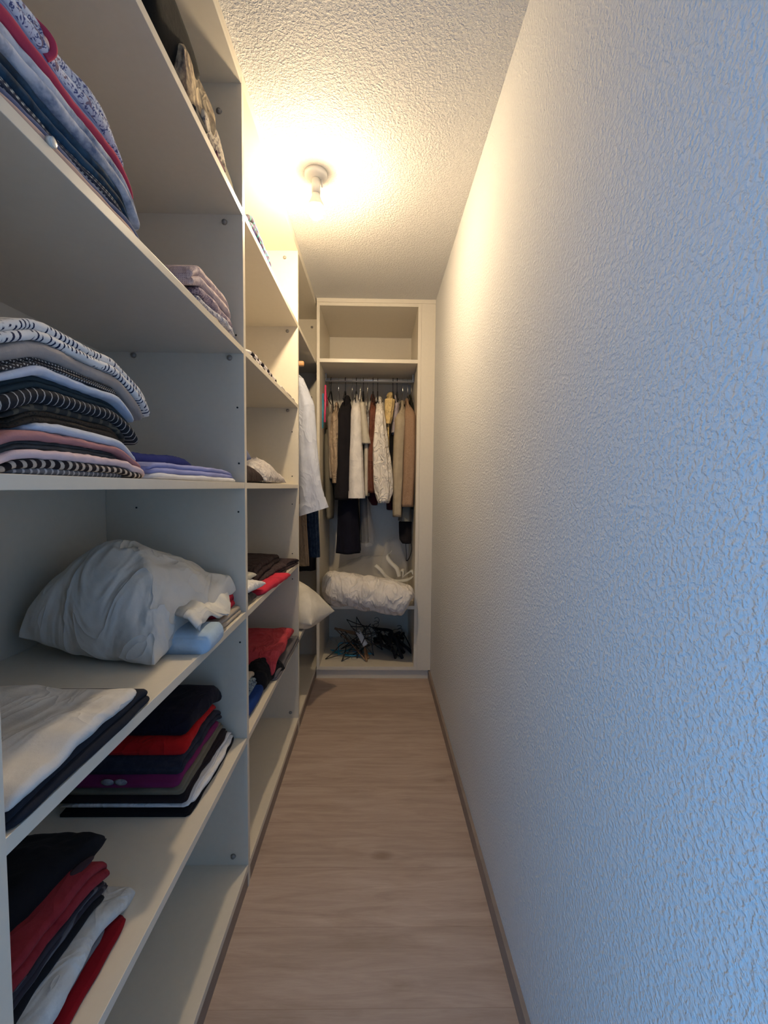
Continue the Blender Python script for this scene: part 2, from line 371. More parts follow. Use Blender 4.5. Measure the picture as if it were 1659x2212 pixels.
#@@CLOTHES
# ================================================================== clothes: builders
class Pile:
    """keeps the running top of a pile so that each garment lies on the one below"""
    def __init__(s, z, y0=.2, y1=3.1): s.y0 = y0; s.n = int((y1-y0)/.006)+1; s.H = [z]*s.n; s.z = z
    def y(s, i): return s.y0+i*.006
    def base(s, y, slope=.42):
        i0 = (y-s.y0)/.006; best = s.z
        for i in range(max(0, int(i0)-30), min(s.n, int(i0)+31)):
            b = s.H[i]-slope*abs(s.y(i)-y)
            if b > best: best = b
        return best
    def put(s, f, y0, y1):
        new = {}
        for i in range(s.n):
            if y0 <= s.y(i) <= y1: new[i] = s.base(s.y(i))+f(s.y(i))
        for i, v in new.items(): s.H[i] = v
def folded(name, label, cat, group, mat, y0, y1, xf, depth, t, pile=None, z=0.0, lobes=2, seed=0, skew=0.0,
           wob=.005, e0=.55, e1=.35, er=.035, rough=.002, dip=0.0, parent=None):
    """a folded garment lying on a shelf, its folded edge towards the passage (+X)"""
    n = 46; rings = []; r = min(t/lobes/2, .014)
    def prof(y):
        q0 = (y-y0)/er; q1 = (y1-y)/er; k = 1
        if q0 < 1: k *= e0+(1-e0)*math.sqrt(max(0, 1-(1-max(q0, 0))**2))
        if q1 < 1: k *= e1+(1-e1)*math.sqrt(max(0, 1-(1-max(q1, 0))**2))
        return k
    def thick(y): return t*prof(y)*(1+.16*nz(y*7, seed*3.1, 1))
    for i in range(n+1):
        s = i/n; s = s*s*(3-2*s)*.45+s*.55
        y = y0+(y1-y0)*s; tt = thick(y)
        zb = (pile.base(y) if pile else z)+.0006
        pr = prof(y); xo = xf+skew*(s-.5)+wob*nz(y*8, seed*1.7)+wob*.5*nz(y*22, seed)-(1-pr)*.014
        dd = depth*(1+.04*nz(y*5, seed+9)); P = []
        def add(d, h):
            q = Vector((d*9, y*9, seed*2.3)); w = rough*noise.noise(q)+rough*.5*noise.noise(q*3.1)
            hh = max(0, h + (w if h > tt*.25 else 0)) - dip*math.exp(-d/.06)*(h/tt if not pile else 1)*0
            P.append(Vector((xo-d, y, zb+hh)))
        for k in range(5): add(dd*(1-k/5)+r*k/5, 0)
        hl = tt/lobes
        for L in range(lobes):
            hc = hl*(L+.5); lobd = (.0025*nz(L*3.3, seed, y*4)+ (0.004 if L % 2 else 0))*(1 if lobes > 1 else 0)
            for k in range(7):
                a = -math.pi/2+math.pi*k/6
                add(r*(1-math.cos(a)*1.0)*(1 if k in (0, 6) else 1)+lobd+(0 if 0 < k < 6 else -0.2*r), hc+math.sin(a)*hl*.49)
        for k in range(1, 9):
            add(r+(dd-r)*k/8, tt*(1-(.35 if k == 8 else .08 if k == 7 else 0)))
        rings.append(P)
    # rounded ends
    def endring(R, dy, sc):
        c = sum(R, Vector())/len(R); zb = min(p.z for p in R)
        return [Vector((c.x+(p.x-c.x)*sc if p.x > c.x else p.x, p.y+dy, zb+(p.z-zb)*(.55+.45*sc))) for p in R]
    rings = [endring(rings[0], -.005, .93)]+rings+[endring(rings[-1], .005, .93)]
    if pile: pile.put(thick, y0, y1)
    o = link(name, loft(rings), mat, parent)
    return tag(o, label, cat, group) if parent is None else o

def cushion(name, label, cat, group, mat, P00, P10, P11, P01, top, bot, zmin=-9, n=54, bow=.04, power=.55, wr=.006, wf=16,
            seed=0, peak=(0, 0), aniso=(1, 1, 1), parent=None, edge=.0, lumps=.0):
    """soft closed body between four corners: pillows, bags, crumpled cloth"""
    A, B, C, D = [Vector(p) for p in (P00, P10, P11, P01)]; ctr = (A+B+C+D)/4
    def surf(i, j, side):
        u = -1+2*i/n; v = -1+2*j/n
        u = math.sin(u*math.pi/2)*.6+u*.4; v = math.sin(v*math.pi/2)*.6+v*.4
        s, t = (u+1)/2, (v+1)/2
        p = A*(1-s)*(1-t)+B*s*(1-t)+C*s*t+D*(1-s)*t
        eb = bow*((1-u*u)*abs(v)**3+(1-v*v)*abs(u)**3)
        p = p+(ctr-p)*eb
        f = (max(0, (1-u*u))*max(0, (1-v*v)))**power
        g = 1+.5*(u*peak[0]+v*peak[1])
        q = Vector((p.x*aniso[0], p.y*aniso[1], p.z*aniso[2]))
        nn = noise.noise(q*wf+Vector((seed*3, side*5, 0))); n2 = noise.noise(q*wf*2.3+Vector((0, seed*2, side*7)))
        w = wr*(1-2.2*abs(nn))**1.0+wr*.45*(1-2*abs(n2))+wr*.25*noise.noise(q*wf*5)
        lp = lumps*noise.noise(p*6+Vector((seed, 0, side)))
        ef = min(1, 6*f+edge)
        if side > 0: p = p+Vector((0, 0, top*f*g+(w+lp)*ef))
        else: p = p-Vector((0, 0, bot*f*g*1.0-w*.4*ef))
        p.x += wr*.8*noise.noise(q*wf*.8+Vector((9, seed, 0)))
        p.y += wr*.8*noise.noise(q*wf*.8+Vector((3, 9, seed)))
        p.z = max(p.z, zmin)
        return p
    bm = bmesh.new(); T = {}; Bt = {}
    for i in range(n+1):
        for j in range(n+1):
            rim = i in (0, n) or j in (0, n)
            T[i, j] = bm.verts.new(surf(i, j, 1)); Bt[i, j] = T[i, j] if rim else bm.verts.new(surf(i, j, -1)-Vector((0, 0, .0008)))
    for i in range(n):
        for j in range(n):
            bm.faces.new((T[i, j], T[i+1, j], T[i+1, j+1], T[i, j+1]))
            q = (Bt[i, j], Bt[i, j+1], Bt[i+1, j+1], Bt[i+1, j])
            if len(set(q) & set((T[i, j], T[i+1, j], T[i+1, j+1], T[i, j+1]))) < 4: bm.faces.new(q)
    o = link(name, bm, mat, parent)
    return tag(o, label, cat, group) if parent is None else o

# colours -----------------------------------------------------------
NAVY = (.010, .012, .028); BLACK = (.007, .007, .010); WHITE = (.74, .74, .76)
f_greystripe = fabric('grey_stripe', (.16, .17, .20), 'stripe', (.50, .52, .56), 95, .3)
f_bwstripe = fabric('bold_stripe', (.014, .010, .014), 'stripe', (.50, .44, .38), 70, .42)
f_palepink = fabric('pale_pink', (.72, .56, .58))
f_dkgrey = fabric('dark_grey', (.045, .048, .052), 'mottle', (.065, .07, .075), 60)
f_rose = fabric('dusty_rose', (.46, .22, .22))
f_ltblue = fabric('pale_blue_white', (.58, .62, .72))
f_brown = fabric('dark_brown_knit', (.050, .037, .027), 'dots', (.02, .018, .016), 260, .6)
f_plaid = fabric('dark_plaid', (.035, .036, .036), 'plaid', (.10, .09, .07), 45, .3)
f_thinstripe = fabric('thin_stripe', (.010, .014, .022), 'stripe', (.42, .42, .42), 95, .16)
f_teal = fabric('dark_teal', (.018, .035, .046))
f_blue1 = fabric('pale_blue', (.52, .57, .70), 'mottle', (.60, .65, .74), 40)
f_dotdark = fabric('dark_dotted', (.028, .026, .030), 'dotstripe', (.42, .40, .38), 210, .5)
f_taupe = fabric('taupe', (.37, .33, .31), wrk=0.25, wsc=10.0)
f_dash = fabric('white_navy_dash', (.80, .79, .78), 'dash', (.012, .022, .07), 140, .42)
f_lav = fabric('lavender_blue', (.28, .31, .60))
f_royal = fabric('deep_blue', (.045, .06, .26))
f_shirtwhite = fabric('shirt_white', (.66, .68, .74))
G = 'folded shirts stacked on the shelf at eye level'
# ================================================================== shelf at eye level, tall stack
zz = SH[4][1]
p = Pile(zz)
rows = [
 ('folded_shirt', 'grey finely striped shirt, bottom of the tall stack at eye level', f_greystripe, .486, .715, -.412, .0085, 1, 'shirt'),
 ('folded_shirt', 'black shirt with bold cream stripes near the bottom of the eye-level stack', f_bwstripe, .470, .766, -.408, .0125, 1, 'shirt'),
 ('folded_shirt', 'pale pink shirt folded just above the bold striped one', f_palepink, .456, .772, -.407, .0115, 1, 'shirt'),
 ('folded_shirt', 'dark grey shirt between the pale pink and the dusty rose ones', f_dkgrey, .456, .705, -.413, .011, 2, 'shirt'),
 ('folded_shirt', 'dusty rose pink shirt in the lower third of the eye-level stack', f_rose, .456, .762, -.409, .012, 1, 'shirt'),
 ('folded_shirt', 'pale blue-white shirt lying right on the dusty rose shirt', f_ltblue, .520, .750, -.410, .0135, 1, 'shirt'),
 ('folded_sweater', 'dark brown knitted top in the middle of the eye-level stack', f_brown, .500, .725, -.416, .017, 2, 'sweater'),
 ('folded_shirt', 'thin dark plaid shirt under the black one with fine white stripes', f_plaid, .490, .732, -.418, .009, 1, 'shirt'),
 ('folded_sweater', 'black jersey with fine white stripes above the middle of the stack', f_thinstripe, .456, .755, -.410, .019, 1, 'sweater'),
 ('folded_sweater', 'dark teal top beneath the light blue shirt of the eye-level stack', f_teal, .456, .757, -.417, .015, 2, 'sweater'),
 ('folded_shirt', 'light blue shirt in the upper half of the stack, under the dotted one', f_blue1, .460, .742, -.410, .012, 1, 'shirt'),
 ('folded_shirt', 'dark shirt with rows of tiny light dots under the taupe shirt', f_dotdark, .456, .735, -.412, .012, 2, 'shirt'),
 ('folded_shirt', 'taupe satin-look shirt, second from the top of the eye-level stack', f_taupe, .456, .775, -.410, .020, 1, 'shirt'),
 ('folded_shirt', 'white shirt with navy brush-stroke dashes on top of the tall stack', f_dash, .456, .798, -.408, .026, 2, 'shirt')]
for i, (n_, lb, m_, a, b_y, xf, t, lo, cat) in enumerate(rows):
    o = folded(n_, lb, cat, G, m_, a, b_y, xf, .26, t*.93, p, lobes=lo, seed=i+1, skew=-.004, wob=.004, e1=.30, er=.05)
p = Pile(zz)
G2 = 'flat folded blue and white shirts beside the tall stack'
folded('folded_shirt', 'white shirt folded flat beneath the lavender-blue one', 'shirt', G2, f_shirtwhite, .80, 1.262, -.415, .27, .012, p, lobes=1, seed=31, e1=.3)
o = folded('folded_shirt', 'lavender-blue shirt folded flat next to the tall stack', 'shirt', G2, f_lav, .81, 1.274, -.418, .22, .024, p, lobes=2, seed=32, e1=.25, er=.10)
folded('folded_shirt', 'deep blue shirt lying behind the tall stack, close to the back', 'shirt', G2, f_royal, .80, 1.18, -.50, .26, .024, p, lobes=1, seed=33, e1=.3, er=.08)

# ================================================================== upper shelf, stack A
zz = SH[3][1]; p = Pile(zz); G = 'folded shirts stacked on the high shelf'
f_peach = fabric('peach_beige', (.60, .43, .36)); f_slate = fabric('slate_blue', (.13, .16, .27))
f_navdot = fabric('navy_dotted_trim', (.03, .04, .07), 'dotstripe', (.42, .45, .44), 130, .5)
f_denimdark = fabric('blue_black', (.015, .03, .05), 'mottle', (.02, .07, .14), 25)
f_denim = fabric('washed_denim', (.60, .63, .72), 'mottle', (.13, .18, .30), 26, .7)
f_crim = fabric('crimson_pink', (.50, .055, .11)); f_peri = fabric('periwinkle', (.22, .27, .47))
f_flor = fabric('white_floral', (.70, .73, .83), 'floral', (.10, .12, .28), 105, c3=(.30, .22, .27))
rows = [
 ('peach shirt with a pearl button, bottom of the high stack', f_peach, .456, .762, -.402, .015, 1),
 ('slate blue shirt wrapped over the peach one in the high stack', f_slate, .456, .780, -.410, .013, 1),
 ('dark shirt with a dotted trim low in the high stack', f_navdot, .456, .742, -.412, .015, 2),
 ('blue-black shirt in the lower half of the high stack', f_denimdark, .456, .755, -.413, .030, 2),
 ('washed denim blue shirt in the middle of the high stack', f_denim, .456, .778, -.411, .034, 2),
 ('crimson pink shirt standing out in the high stack', f_crim, .456, .766, -.414, .019, 1),
 ('periwinkle blue shirt under the floral one of the high stack', f_peri, .456, .715, -.420, .017, 2)]
for i, (lb, m_, a, b_y, xf, t, lo) in enumerate(rows):
    o = folded('folded_shirt', lb, 'shirt', G, m_, a, b_y, xf, .25, t*.93, p, lobes=lo, seed=i+41, wob=.004, er=.06, e0=.5, e1=.25)
    if i == 0:
        b_ = bmesh.new(); cyl(b_, (-.4035, .548, zz+.008), (-.3975, .548, zz+.0075), .0062, n=18); cyl(b_, (-.3975, .548, zz+.0075), (-.3965, .548, zz+.0075), .0062, .0045, n=18)
        part('button', b_, M_BUTTON, o, label='pearl white button')
o = folded('folded_shirt', 'white and blue floral shirt with a red neck trim on top of the high stack', 'shirt', G, f_flor, .456, .740, -.419, .24, .038, p, lobes=2, seed=52, er=.08, e0=.5, e1=.2, wob=.008)
zt_ = p.base(.578)
part('neck_trim', tube(smoothpath([(-.475, .581, zt_+.001), (-.445, .563, zt_+.002), (-.428, .574, zt_-.004), (-.4195, .581, zt_-.014), (-.4190, .582, zt_-.028), (-.425, .576, zt_-.040)], 6), .0042, 8), f_crim, o, label='crimson neck trim')

# stack B, farther along the same shelf
p = Pile(zz); G = 'printed shirts folded at the far end of the high shelf'
f_cream = fabric('cream_print', (.62, .52, .40), 'floral', (.30, .22, .16), 70); f_gflor = fabric('grey_print', (.45, .46, .55), 'floral', (.20, .21, .30), 55, wrk=0.6, wsc=16.0)
f_lflor = fabric('lilac_print', (.44, .36, .42), 'floral', (.16, .12, .19), 130, wrk=0.5, wsc=16.0); f_ldot = fabric('lilac_dotted', (.60, .50, .52), 'dots', (.38, .30, .35), 230, .2, wrk=0.4, wsc=14.0)
folded('folded_shirt', 'thin cream printed shirt at the bottom of the lilac stack', 'shirt', G, f_cream, 1.01, 1.268, -.410, .24, .014, p, lobes=2, seed=61, wob=.008)
folded('folded_shirt', 'grey-white leaf print shirt above the cream one', 'shirt', G, f_gflor, 1.00, 1.272, -.412, .24, .024, p, lobes=1, seed=62, wob=.01)
folded('folded_shirt', 'lilac floral print shirt, second from top of the lilac stack', 'shirt', G, f_lflor, 1.02, 1.258, -.415, .24, .026, p, lobes=1, seed=63, wob=.008)
folded('folded_shirt', 'lilac dotted shirt on top of the lilac stack on the high shelf', 'shirt', G, f_ldot, .985, 1.245, -.413, .24, .044, p, lobes=2, seed=64, er=.06, wob=.006, e1=.2)

# ================================================================== topmost shelf
zz = SH[2][1]; G = 'crumpled things on the topmost shelf'
f_bagblack = fabric('bag_black', (.007, .007, .007), rough=.8); f_camo = fabric('beige_crumpled', (.60, .48, .31), 'mottle', (.16, .12, .10), 18, .5, wrk=0.6, wsc=14.0)
f_camo2 = fabric('beige_print', (.62, .55, .44), 'floral', (.22, .18, .17), 45); f_dkg = fabric('charcoal', (.05, .048, .05)); f_plum = fabric('plum', (.13, .05, .08)); f_olive = fabric('greenish_grey', (.16, .15, .11))
bag = cushion('handbag', 'black rounded bag at the back of the topmost shelf', 'bag', G, f_bagblack, (-.68, .83, zz+.13), (-.415, .83, zz+.12), (-.408, 1.02, zz+.12), (-.66, 1.03, zz+.13), .150, .13, zmin=zz+.0005, power=.42, wr=.003, wf=8, seed=3)
cushion('scarf', 'beige and brown crumpled scarf in front of the black bag', 'scarf', G, f_camo, (-.60, .93, zz+.065), (-.405, .935, zz+.07), (-.402, 1.09, zz+.06), (-.58, 1.09, zz+.065), .085, .065, zmin=zz+.0005, wr=.010, wf=13, seed=16, power=.26, bow=.05)
cushion('scarf', 'beige printed scarf sagging over the shelf edge beside the plum cloth', 'scarf', G, f_camo2, (-.60, 1.03, zz+.03), (-.402, 1.03, zz+.035), (-.401, 1.16, zz+.025), (-.60, 1.17, zz+.03), .085, .035, zmin=zz+.0005, wr=.010, wf=15, seed=12, power=.4)
cushion('folded_cloth', 'charcoal crumpled cloth squeezed under the beige scarf', 'cloth', G, f_dkg, (-.60, 1.00, zz+.02), (-.404, .985, zz+.02), (-.404, 1.05, zz+.02), (-.60, 1.07, zz+.02), .05, .02, zmin=zz+.0005, wr=.006, seed=13, power=.4)
cushion('folded_cloth', 'plum coloured cloth tucked under the printed scarf', 'cloth', G, f_plum, (-.50, 1.105, zz+.015), (-.402, 1.10, zz+.015), (-.402, 1.165, zz+.015), (-.50, 1.17, zz+.015), .032, .015, zmin=zz+.0005, wr=.004, seed=14, power=.4)
cushion('knit_cap', 'greenish grey soft cap at the far end of the topmost shelf', 'cap', G, f_olive, (-.56, 1.155, zz+.02), (-.408, 1.16, zz+.02), (-.41, 1.265, zz+.015), (-.56, 1.27, zz+.02), .085, .02, zmin=zz+.0005, wr=.004, wf=9, seed=15, power=.45)
f_multi = fabric('teal_plum_check', (.07, .05, .09), 'plaid', (.05, .33, .28), 26, .25, c3=(.20, .18, .42)); f_violet = fabric('violet', (.16, .14, .33))
p = Pile(zz); G = 'small bundle on the topmost shelf of the middle unit'
folded('folded_scarf', 'violet cloth under the teal checked scarf, topmost shelf', 'scarf', G, f_violet, 1.42, 1.76, -.408, .2, .030, p, lobes=1, seed=71, er=.06)
folded('folded_scarf', 'dark scarf with teal checks on the topmost shelf of the middle unit', 'scarf', G, f_multi, 1.36, 1.69, -.412, .2, .045, p, lobes=2, seed=72, er=.08, wob=.01)

# ================================================================== shelf below eye level
zz = SH[5][1]
f_pillow = fabric('grey_white_cotton', (.70, .69, .65), 'mottle', (.60, .60, .59), 7, .8, bump=.3, wrk=0.75, wsc=7.0)
f_slab = fabric('light_blue_foam', (.42, .55, .68), wrk=0.1, wsc=8.0); f_redc = fabric('red_cloth', (.42, .012, .035)); f_beige = fabric('beige_cloth', (.44, .38, .30)); f_blk = fabric('black_cloth', BLACK)
f_linen = fabric('off_white_linen', (.66, .64, .61), wrk=0.35, wsc=8.0); f_navyc = fabric('navy_black_cloth', (.012, .015, .024))
f_stone = fabric('stone_cloth', (.40, .35, .29))
G = 'things under and around the big pillow'
p = Pile(zz)
folded('folded_cloth', 'beige blanket folded under the pillow at the corner of the shelf', 'blanket', G, f_stone, 1.06, 1.278, -.405, .22, .026, p, lobes=2, seed=81, e1=.6, er=.03)
folded('folded_cloth', 'bright red cloth peeking out beside the pillow', 'cloth', G, f_redc, 1.13, 1.272, -.420, .20, .040, p, lobes=2, seed=82, er=.03)
cushion('folded_cloth', 'black garment heaped behind the big pillow', 'garment', G, f_blk, (-.80, 1.10, zz+.03), (-.46, 1.17, zz+.066), (-.44, 1.275, zz+.066), (-.80, 1.275, zz+.03), .09, .03, zmin=zz+.0005, wr=.006, seed=83, power=.4)
cushion('folded_cloth', 'black cloth crushed beneath the left tip of the pillow', 'cloth', G, f_blk, (-.765, .99, zz+.012), (-.62, .95, zz+.012), (-.60, 1.08, zz+.012), (-.76, 1.10, zz+.012), .035, .011, zmin=zz+.0005, wr=.004, seed=84, power=.4)
sl = folded('foam_cushion', 'light blue folded pad under the pillow near the shelf edge', 'cushion', G, f_slab, .957, 1.045, -.376, .22, .052, None, z=zz, lobes=1, seed=85, e0=.8, e1=.8, er=.02, rough=.002, wob=.002)
pil = cushion('pillow', 'large crumpled grey-white pillow lying on the shelf below eye level', 'pillow', None, f_pillow, (-.770, .905, zz+.055), (-.462, .868, zz+.012), (-.425, 1.268, zz+.072), (-.74, 1.262, zz+.085), .165, .05, zmin=zz+.0008,
              n=110, bow=.05, power=.42, wr=.013, wf=8.5, seed=6, peak=(-.22, -.38), aniso=(1.1, .8, .8), lumps=.035)
# open end of the pillowcase: a thin hem flaring over the light blue pad
rings = []
for i in range(31):
    s = i/30; y = .952+.325*s
    z0 = zz+.060+.012*math.sin(s*9)+.004*math.sin(s*31)
    x1 = -.392-.012*math.sin(s*7+.6)-.05*s*s
    rings.append([Vector((-.47-.01*s, y+.02, z0+.030)), Vector((-.43-.01*s, y+.01, z0+.022)), Vector((x1, y, z0-.004+.003*math.sin(s*40))), Vector((x1-.002, y, z0-.008)), Vector((-.43-.01*s, y+.01, z0+.018)), Vector((-.47-.01*s, y+.02, z0+.026))])
part('pillowcase_hem', loft(rings), f_pillow, pil)
G = 'two flat folded pieces at the near end of the shelf below eye level'
p = Pile(zz)
folded('folded_trousers', 'navy-black trousers folded flat under the white cloth', 'trousers', G, f_navyc, .456, .742, -.395, .30, .030, p, lobes=2, seed=91, e1=.5, er=.03)
folded('folded_cloth', 'off-white linen cloth lying on the navy-black trousers', 'cloth', G, f_linen, .456, .708, -.398, .31, .021, p, lobes=1, seed=92, e1=.5, er=.03, rough=.011, wob=.003)

# ================================================================== second shelf from below
zz = SH[6][1]
f_fleece = fabric('black_fleece', (.010, .008, .016), bump=.6, wrk=0.4, wsc=10.0); f_redf = fabric('bright_red_fleece', (.46, .008, .010), wrk=0.4, wsc=10.0); f_dnavy = fabric('dark_navy_fleece', (.020, .020, .034), 'mottle', (.03, .03, .045), 50)
f_mag = fabric('magenta', (.17, .015, .085)); f_khaki = fabric('khaki', (.17, .145, .105)); f_dbrown = fabric('brown_black', (.022, .014, .016)); f_tee = fabric('tee_white', (.72, .72, .73), wrk=0.3, wsc=18.0)
f_print = fabric('worn_grey_print', (.30, .29, .31), 'mottle', (.18, .17, .20), 60)
G = 'fleeces and sweaters stacked by the partition, second shelf from below'
p = Pile(zz)
rows = [
 ('folded_sweater', 'black sweater at the bottom of the red and magenta stack', f_blk, .972, 1.280, -.432, .022, 2, 'sweater'),
 ('folded_shirt', 'white t-shirt folded low in the red and magenta stack', f_tee, .992, 1.270, -.428, .013, 1, 'shirt'),
 ('folded_shirt', 'second white t-shirt, directly below the brown-black sweater', f_tee, .978, 1.272, -.436, .009, 1, 'shirt'),
 ('folded_sweater', 'brown-black sweater between the white t-shirts and the khaki one', f_dbrown, .980, 1.266, -.446, .020, 2, 'sweater'),
 ('folded_sweater', 'khaki sweater underneath the magenta one', f_khaki, .985, 1.262, -.452, .022, 2, 'sweater'),
 ('folded_sweater', 'magenta sweater with a worn grey print on its fold', f_mag, .985, 1.235, -.462, .020, 1, 'sweater'),
 ('folded_sweater', 'dark navy fleece below the bright red one', f_dnavy, 1.000, 1.262, -.462, .036, 2, 'fleece'),
 ('folded_fleece', 'bright red fleece near the top of the stack by the partition', f_redf, 1.020, 1.240, -.470, .026, 1, 'fleece'),
 ('folded_fleece', 'thick black fleece draped over the top of the red one', f_fleece, 1.060, 1.276, -.468, .060, 1, 'fleece')]
for i, (n_, lb, m_, a, b_y, xf, t, lo, cat) in enumerate(rows):
    o = folded(n_, lb, cat, G, m_, a, b_y, xf, .30, t*.88, p, lobes=lo, seed=i+101, wob=.009, rough=.006, er=.045 if i < 8 else .09, e0=.6, e1=.4)
    if lb.startswith('magenta'):
        zc = ORI[o.name].z+.010
        for xx in (-.634, -.603):
            b_ = loft([[(xx+math.cos(a_*math.pi/8)*.016*k, .9792-.0035*(1-k), zc+.004+math.sin(a_*math.pi/8)*.0085*k) for a_ in range(16)] for k in (1, .6, .05)])
            part('print_patch', b_, f_print, o, label='worn pale grey print')
G = 'stack at the near end of the second shelf from below'
p = Pile(zz)
f_dred = fabric('dark_red', (.23, .003, .010)); f_grey = fabric('mid_grey', (.20, .19, .20)); f_stain = fabric('white_stained', (.66, .68, .67), 'mottle', (.42, .45, .46), 22, .9, wrk=0.4, wsc=14.0)
f_dstr = fabric('charcoal_stripe', (.030, .028, .040), 'stripe', (.11, .11, .13), 60, .25, axis=2); f_redw = fabric('faded_red_fleece', (.30, .030, .042), 'mottle', (.21, .012, .022), 12, .7, bump=.6, wrk=0.3, wsc=9.0)
folded('folded_cloth', 'dark red cloth at the very bottom of the near stack', 'cloth', G, f_dred, .456, .728, -.436, .25, .013, p, lobes=1, seed=121)
folded('folded_cloth', 'thin grey cloth between the dark red and the white one', 'cloth', G, f_grey, .456, .700, -.456, .25, .010, p, lobes=1, seed=122)
folded('folded_trousers', 'white trousers with faint grey smudges in the near stack', 'trousers', G, f_stain, .456, .772, -.448, .25, .034, p, lobes=1, seed=123, wob=.010, rough=.004, e1=.45)
folded('folded_sweater', 'black sweater lying on the smudged white trousers', 'sweater', G, f_blk, .456, .730, -.474, .25, .020, p, lobes=1, seed=124)
folded('folded_sweater', 'charcoal striped sweater beneath the faded red fleece', 'sweater', G, f_dstr, .456, .742, -.478, .25, .016, p, lobes=2, seed=125)
o = folded('folded_fleece', 'faded red fleece with a small dark patch in the near stack', 'fleece', G, f_redw, .456, .748, -.480, .27, .034, p, lobes=2, seed=126, wob=.008, e1=.5, rough=.004)
zt_ = p.base(.70)
b_ = loft([[(-.503+.010*k*math.cos(a*math.pi/8)+.006*k*math.sin(a*math.pi/8), .700+.024*k*math.sin(a*math.pi/8), zt_+.0035+.0008*(1-k)) for a in range(16)] for k in (1, .7, .05)])
part('dark_patch', b_, fabric('patch_dark', (.07, .045, .06)), o, label='small dark grey patch')
cushion('folded_fleece', 'black fleece thrown across the back of the faded red one', 'fleece', G, f_blk, (-.80, .46, zz+.11), (-.535, .46, zz+.128), (-.505, .775, zz+.115), (-.78, .79, zz+.07), .055, .06, zmin=zz+.05, wr=.006, seed=128, power=.35)

# ================================================================== middle unit
f_bgrey = fabric('blue_grey', (.21, .23, .34)); f_dkb = fabric('dark_brown', (.035, .022, .022), wrk=0.4, wsc=12.0); f_ltg = fabric('light_grey', (.58, .55, .54), 'mottle', (.46, .42, .42), 40, wrk=0.6, wsc=20.0)
f_strbw = fabric('black_white_bands', (.66, .62, .62), 'stripe', (.015, .010, .018), 15, .45, bump=.3)
zz = SH[3][1]; G = 'thin things on the high shelf of the middle unit'
p = Pile(zz)
folded('folded_scarf', 'black and white banded scarf on the high shelf of the middle unit', 'scarf', G, f_strbw, 1.365, 1.775, -.407, .16, .036, p, lobes=2, seed=131, er=.12, wob=.010, e0=.4, e1=.3)
for y0_, y1_, lb in ((1.80, 1.89, 'small light sock nearer the banded scarf'), (1.90, 2.01, 'small grey-white sock in the middle of the three'), (2.02, 2.09, 'small light sock next to the partition')):
    cushion('sock', lb, 'sock', 'small socks in a row on the high shelf', f_ltg, (-.46, y0_, zz+.006), (-.402, y0_, zz+.006), (-.402, y1_, zz+.006), (-.46, y1_, zz+.006), .014, .005, zmin=zz+.0005, n=20, wr=.003, seed=y0_)
zz = SH[4][1]; G = 'crumpled clothes on the eye-level shelf of the middle unit'
cushion('folded_sweater', 'dark brown sweater bundled on the eye-level shelf of the middle unit', 'sweater', G, f_dkb, (-.62, 1.32, zz+.015), (-.412, 1.325, zz+.015), (-.410, 1.545, zz+.012), (-.60, 1.55, zz+.012), .058, .015, zmin=zz+.0005, wr=.003, seed=141, power=.35, bow=.1)
cushion('folded_sweater', 'blue-grey sweater balled up on top of the dark brown one', 'sweater', G, f_bgrey, (-.62, 1.31, zz+.092), (-.425, 1.315, zz+.088), (-.42, 1.425, zz+.080), (-.60, 1.43, zz+.082), .052, .030, zmin=zz+.0625, wr=.006, seed=142, power=.4)
cushion('blouse', 'light grey-white crumpled blouse beside the dark brown sweater', 'blouse', G, f_ltg, (-.62, 1.50, zz+.012), (-.406, 1.555, zz+.008), (-.404, 1.90, zz+.006), (-.60, 1.86, zz+.01), .085, .010, zmin=zz+.0005, wr=.009, wf=15, seed=143, power=.5, peak=(0, -.7))
zz = SH[5][1]; G = 'clothes on the shelf below eye level of the middle unit'
f_dkbr = fabric('aubergine_brown', (.050, .032, .036), wrk=0.5, wsc=12.0); f_redk = fabric('vivid_red', (.56, .03, .06)); f_knit = fabric('grey_knit', (.42, .41, .36), 'mottle', (.55, .54, .48), 120, .5); f_shiny = fabric('shiny_black', (.02, .018, .022), rough=.35)
p = Pile(zz)
folded('folded_sweater', 'aubergine brown sweater spread wide beside the far partition', 'sweater', G, f_dkbr, 1.52, 2.125, -.412, .30, .040, p, lobes=3, seed=151, skew=.06, er=.16, e0=.7, e1=.2, wob=.014, rough=.006)
folded('folded_sweater', 'darker brown sweater folded on top of the aubergine one', 'sweater', G, f_dkb, 1.50, 1.98, -.440, .28, .045, p, lobes=2, seed=152, er=.12, e1=.2, wob=.01, rough=.006)
folded('folded_cloth', 'vivid red cloth hanging over the shelf edge of the middle unit', 'cloth', G, f_redk, 1.485, 1.80, -.376, .075, .026, None, z=zz, lobes=1, seed=153, er=.08, e1=.4, wob=.010, skew=.03, rough=.004)
p2 = Pile(zz)
cushion('leather_pouch', 'shiny black folded piece beneath the white shirt', 'garment', G, f_shiny, (-.56, 1.318, zz+.015), (-.408, 1.318, zz+.012), (-.404, 1.42, zz+.012), (-.55, 1.44, zz+.015), .030, .014, zmin=zz+.0005, wr=.004, seed=154, power=.35)
cushion('folded_shirt', 'white shirt rolled up on the shiny black piece', 'shirt', G, f_tee, (-.60, 1.325, zz+.055), (-.405, 1.33, zz+.050), (-.392, 1.495, zz+.040), (-.58, 1.50, zz+.045), .022, .020, zmin=zz+.0005, wr=.006, seed=155, power=.35)
cushion('folded_sweater', 'flecked grey knit lying on the rolled white shirt', 'sweater', G, f_knit, (-.62, 1.34, zz+.082), (-.430, 1.34, zz+.080), (-.425, 1.50, zz+.070), (-.61, 1.52, zz+.075), .018, .014, zmin=zz+.060, wr=.002, seed=156, power=.3)
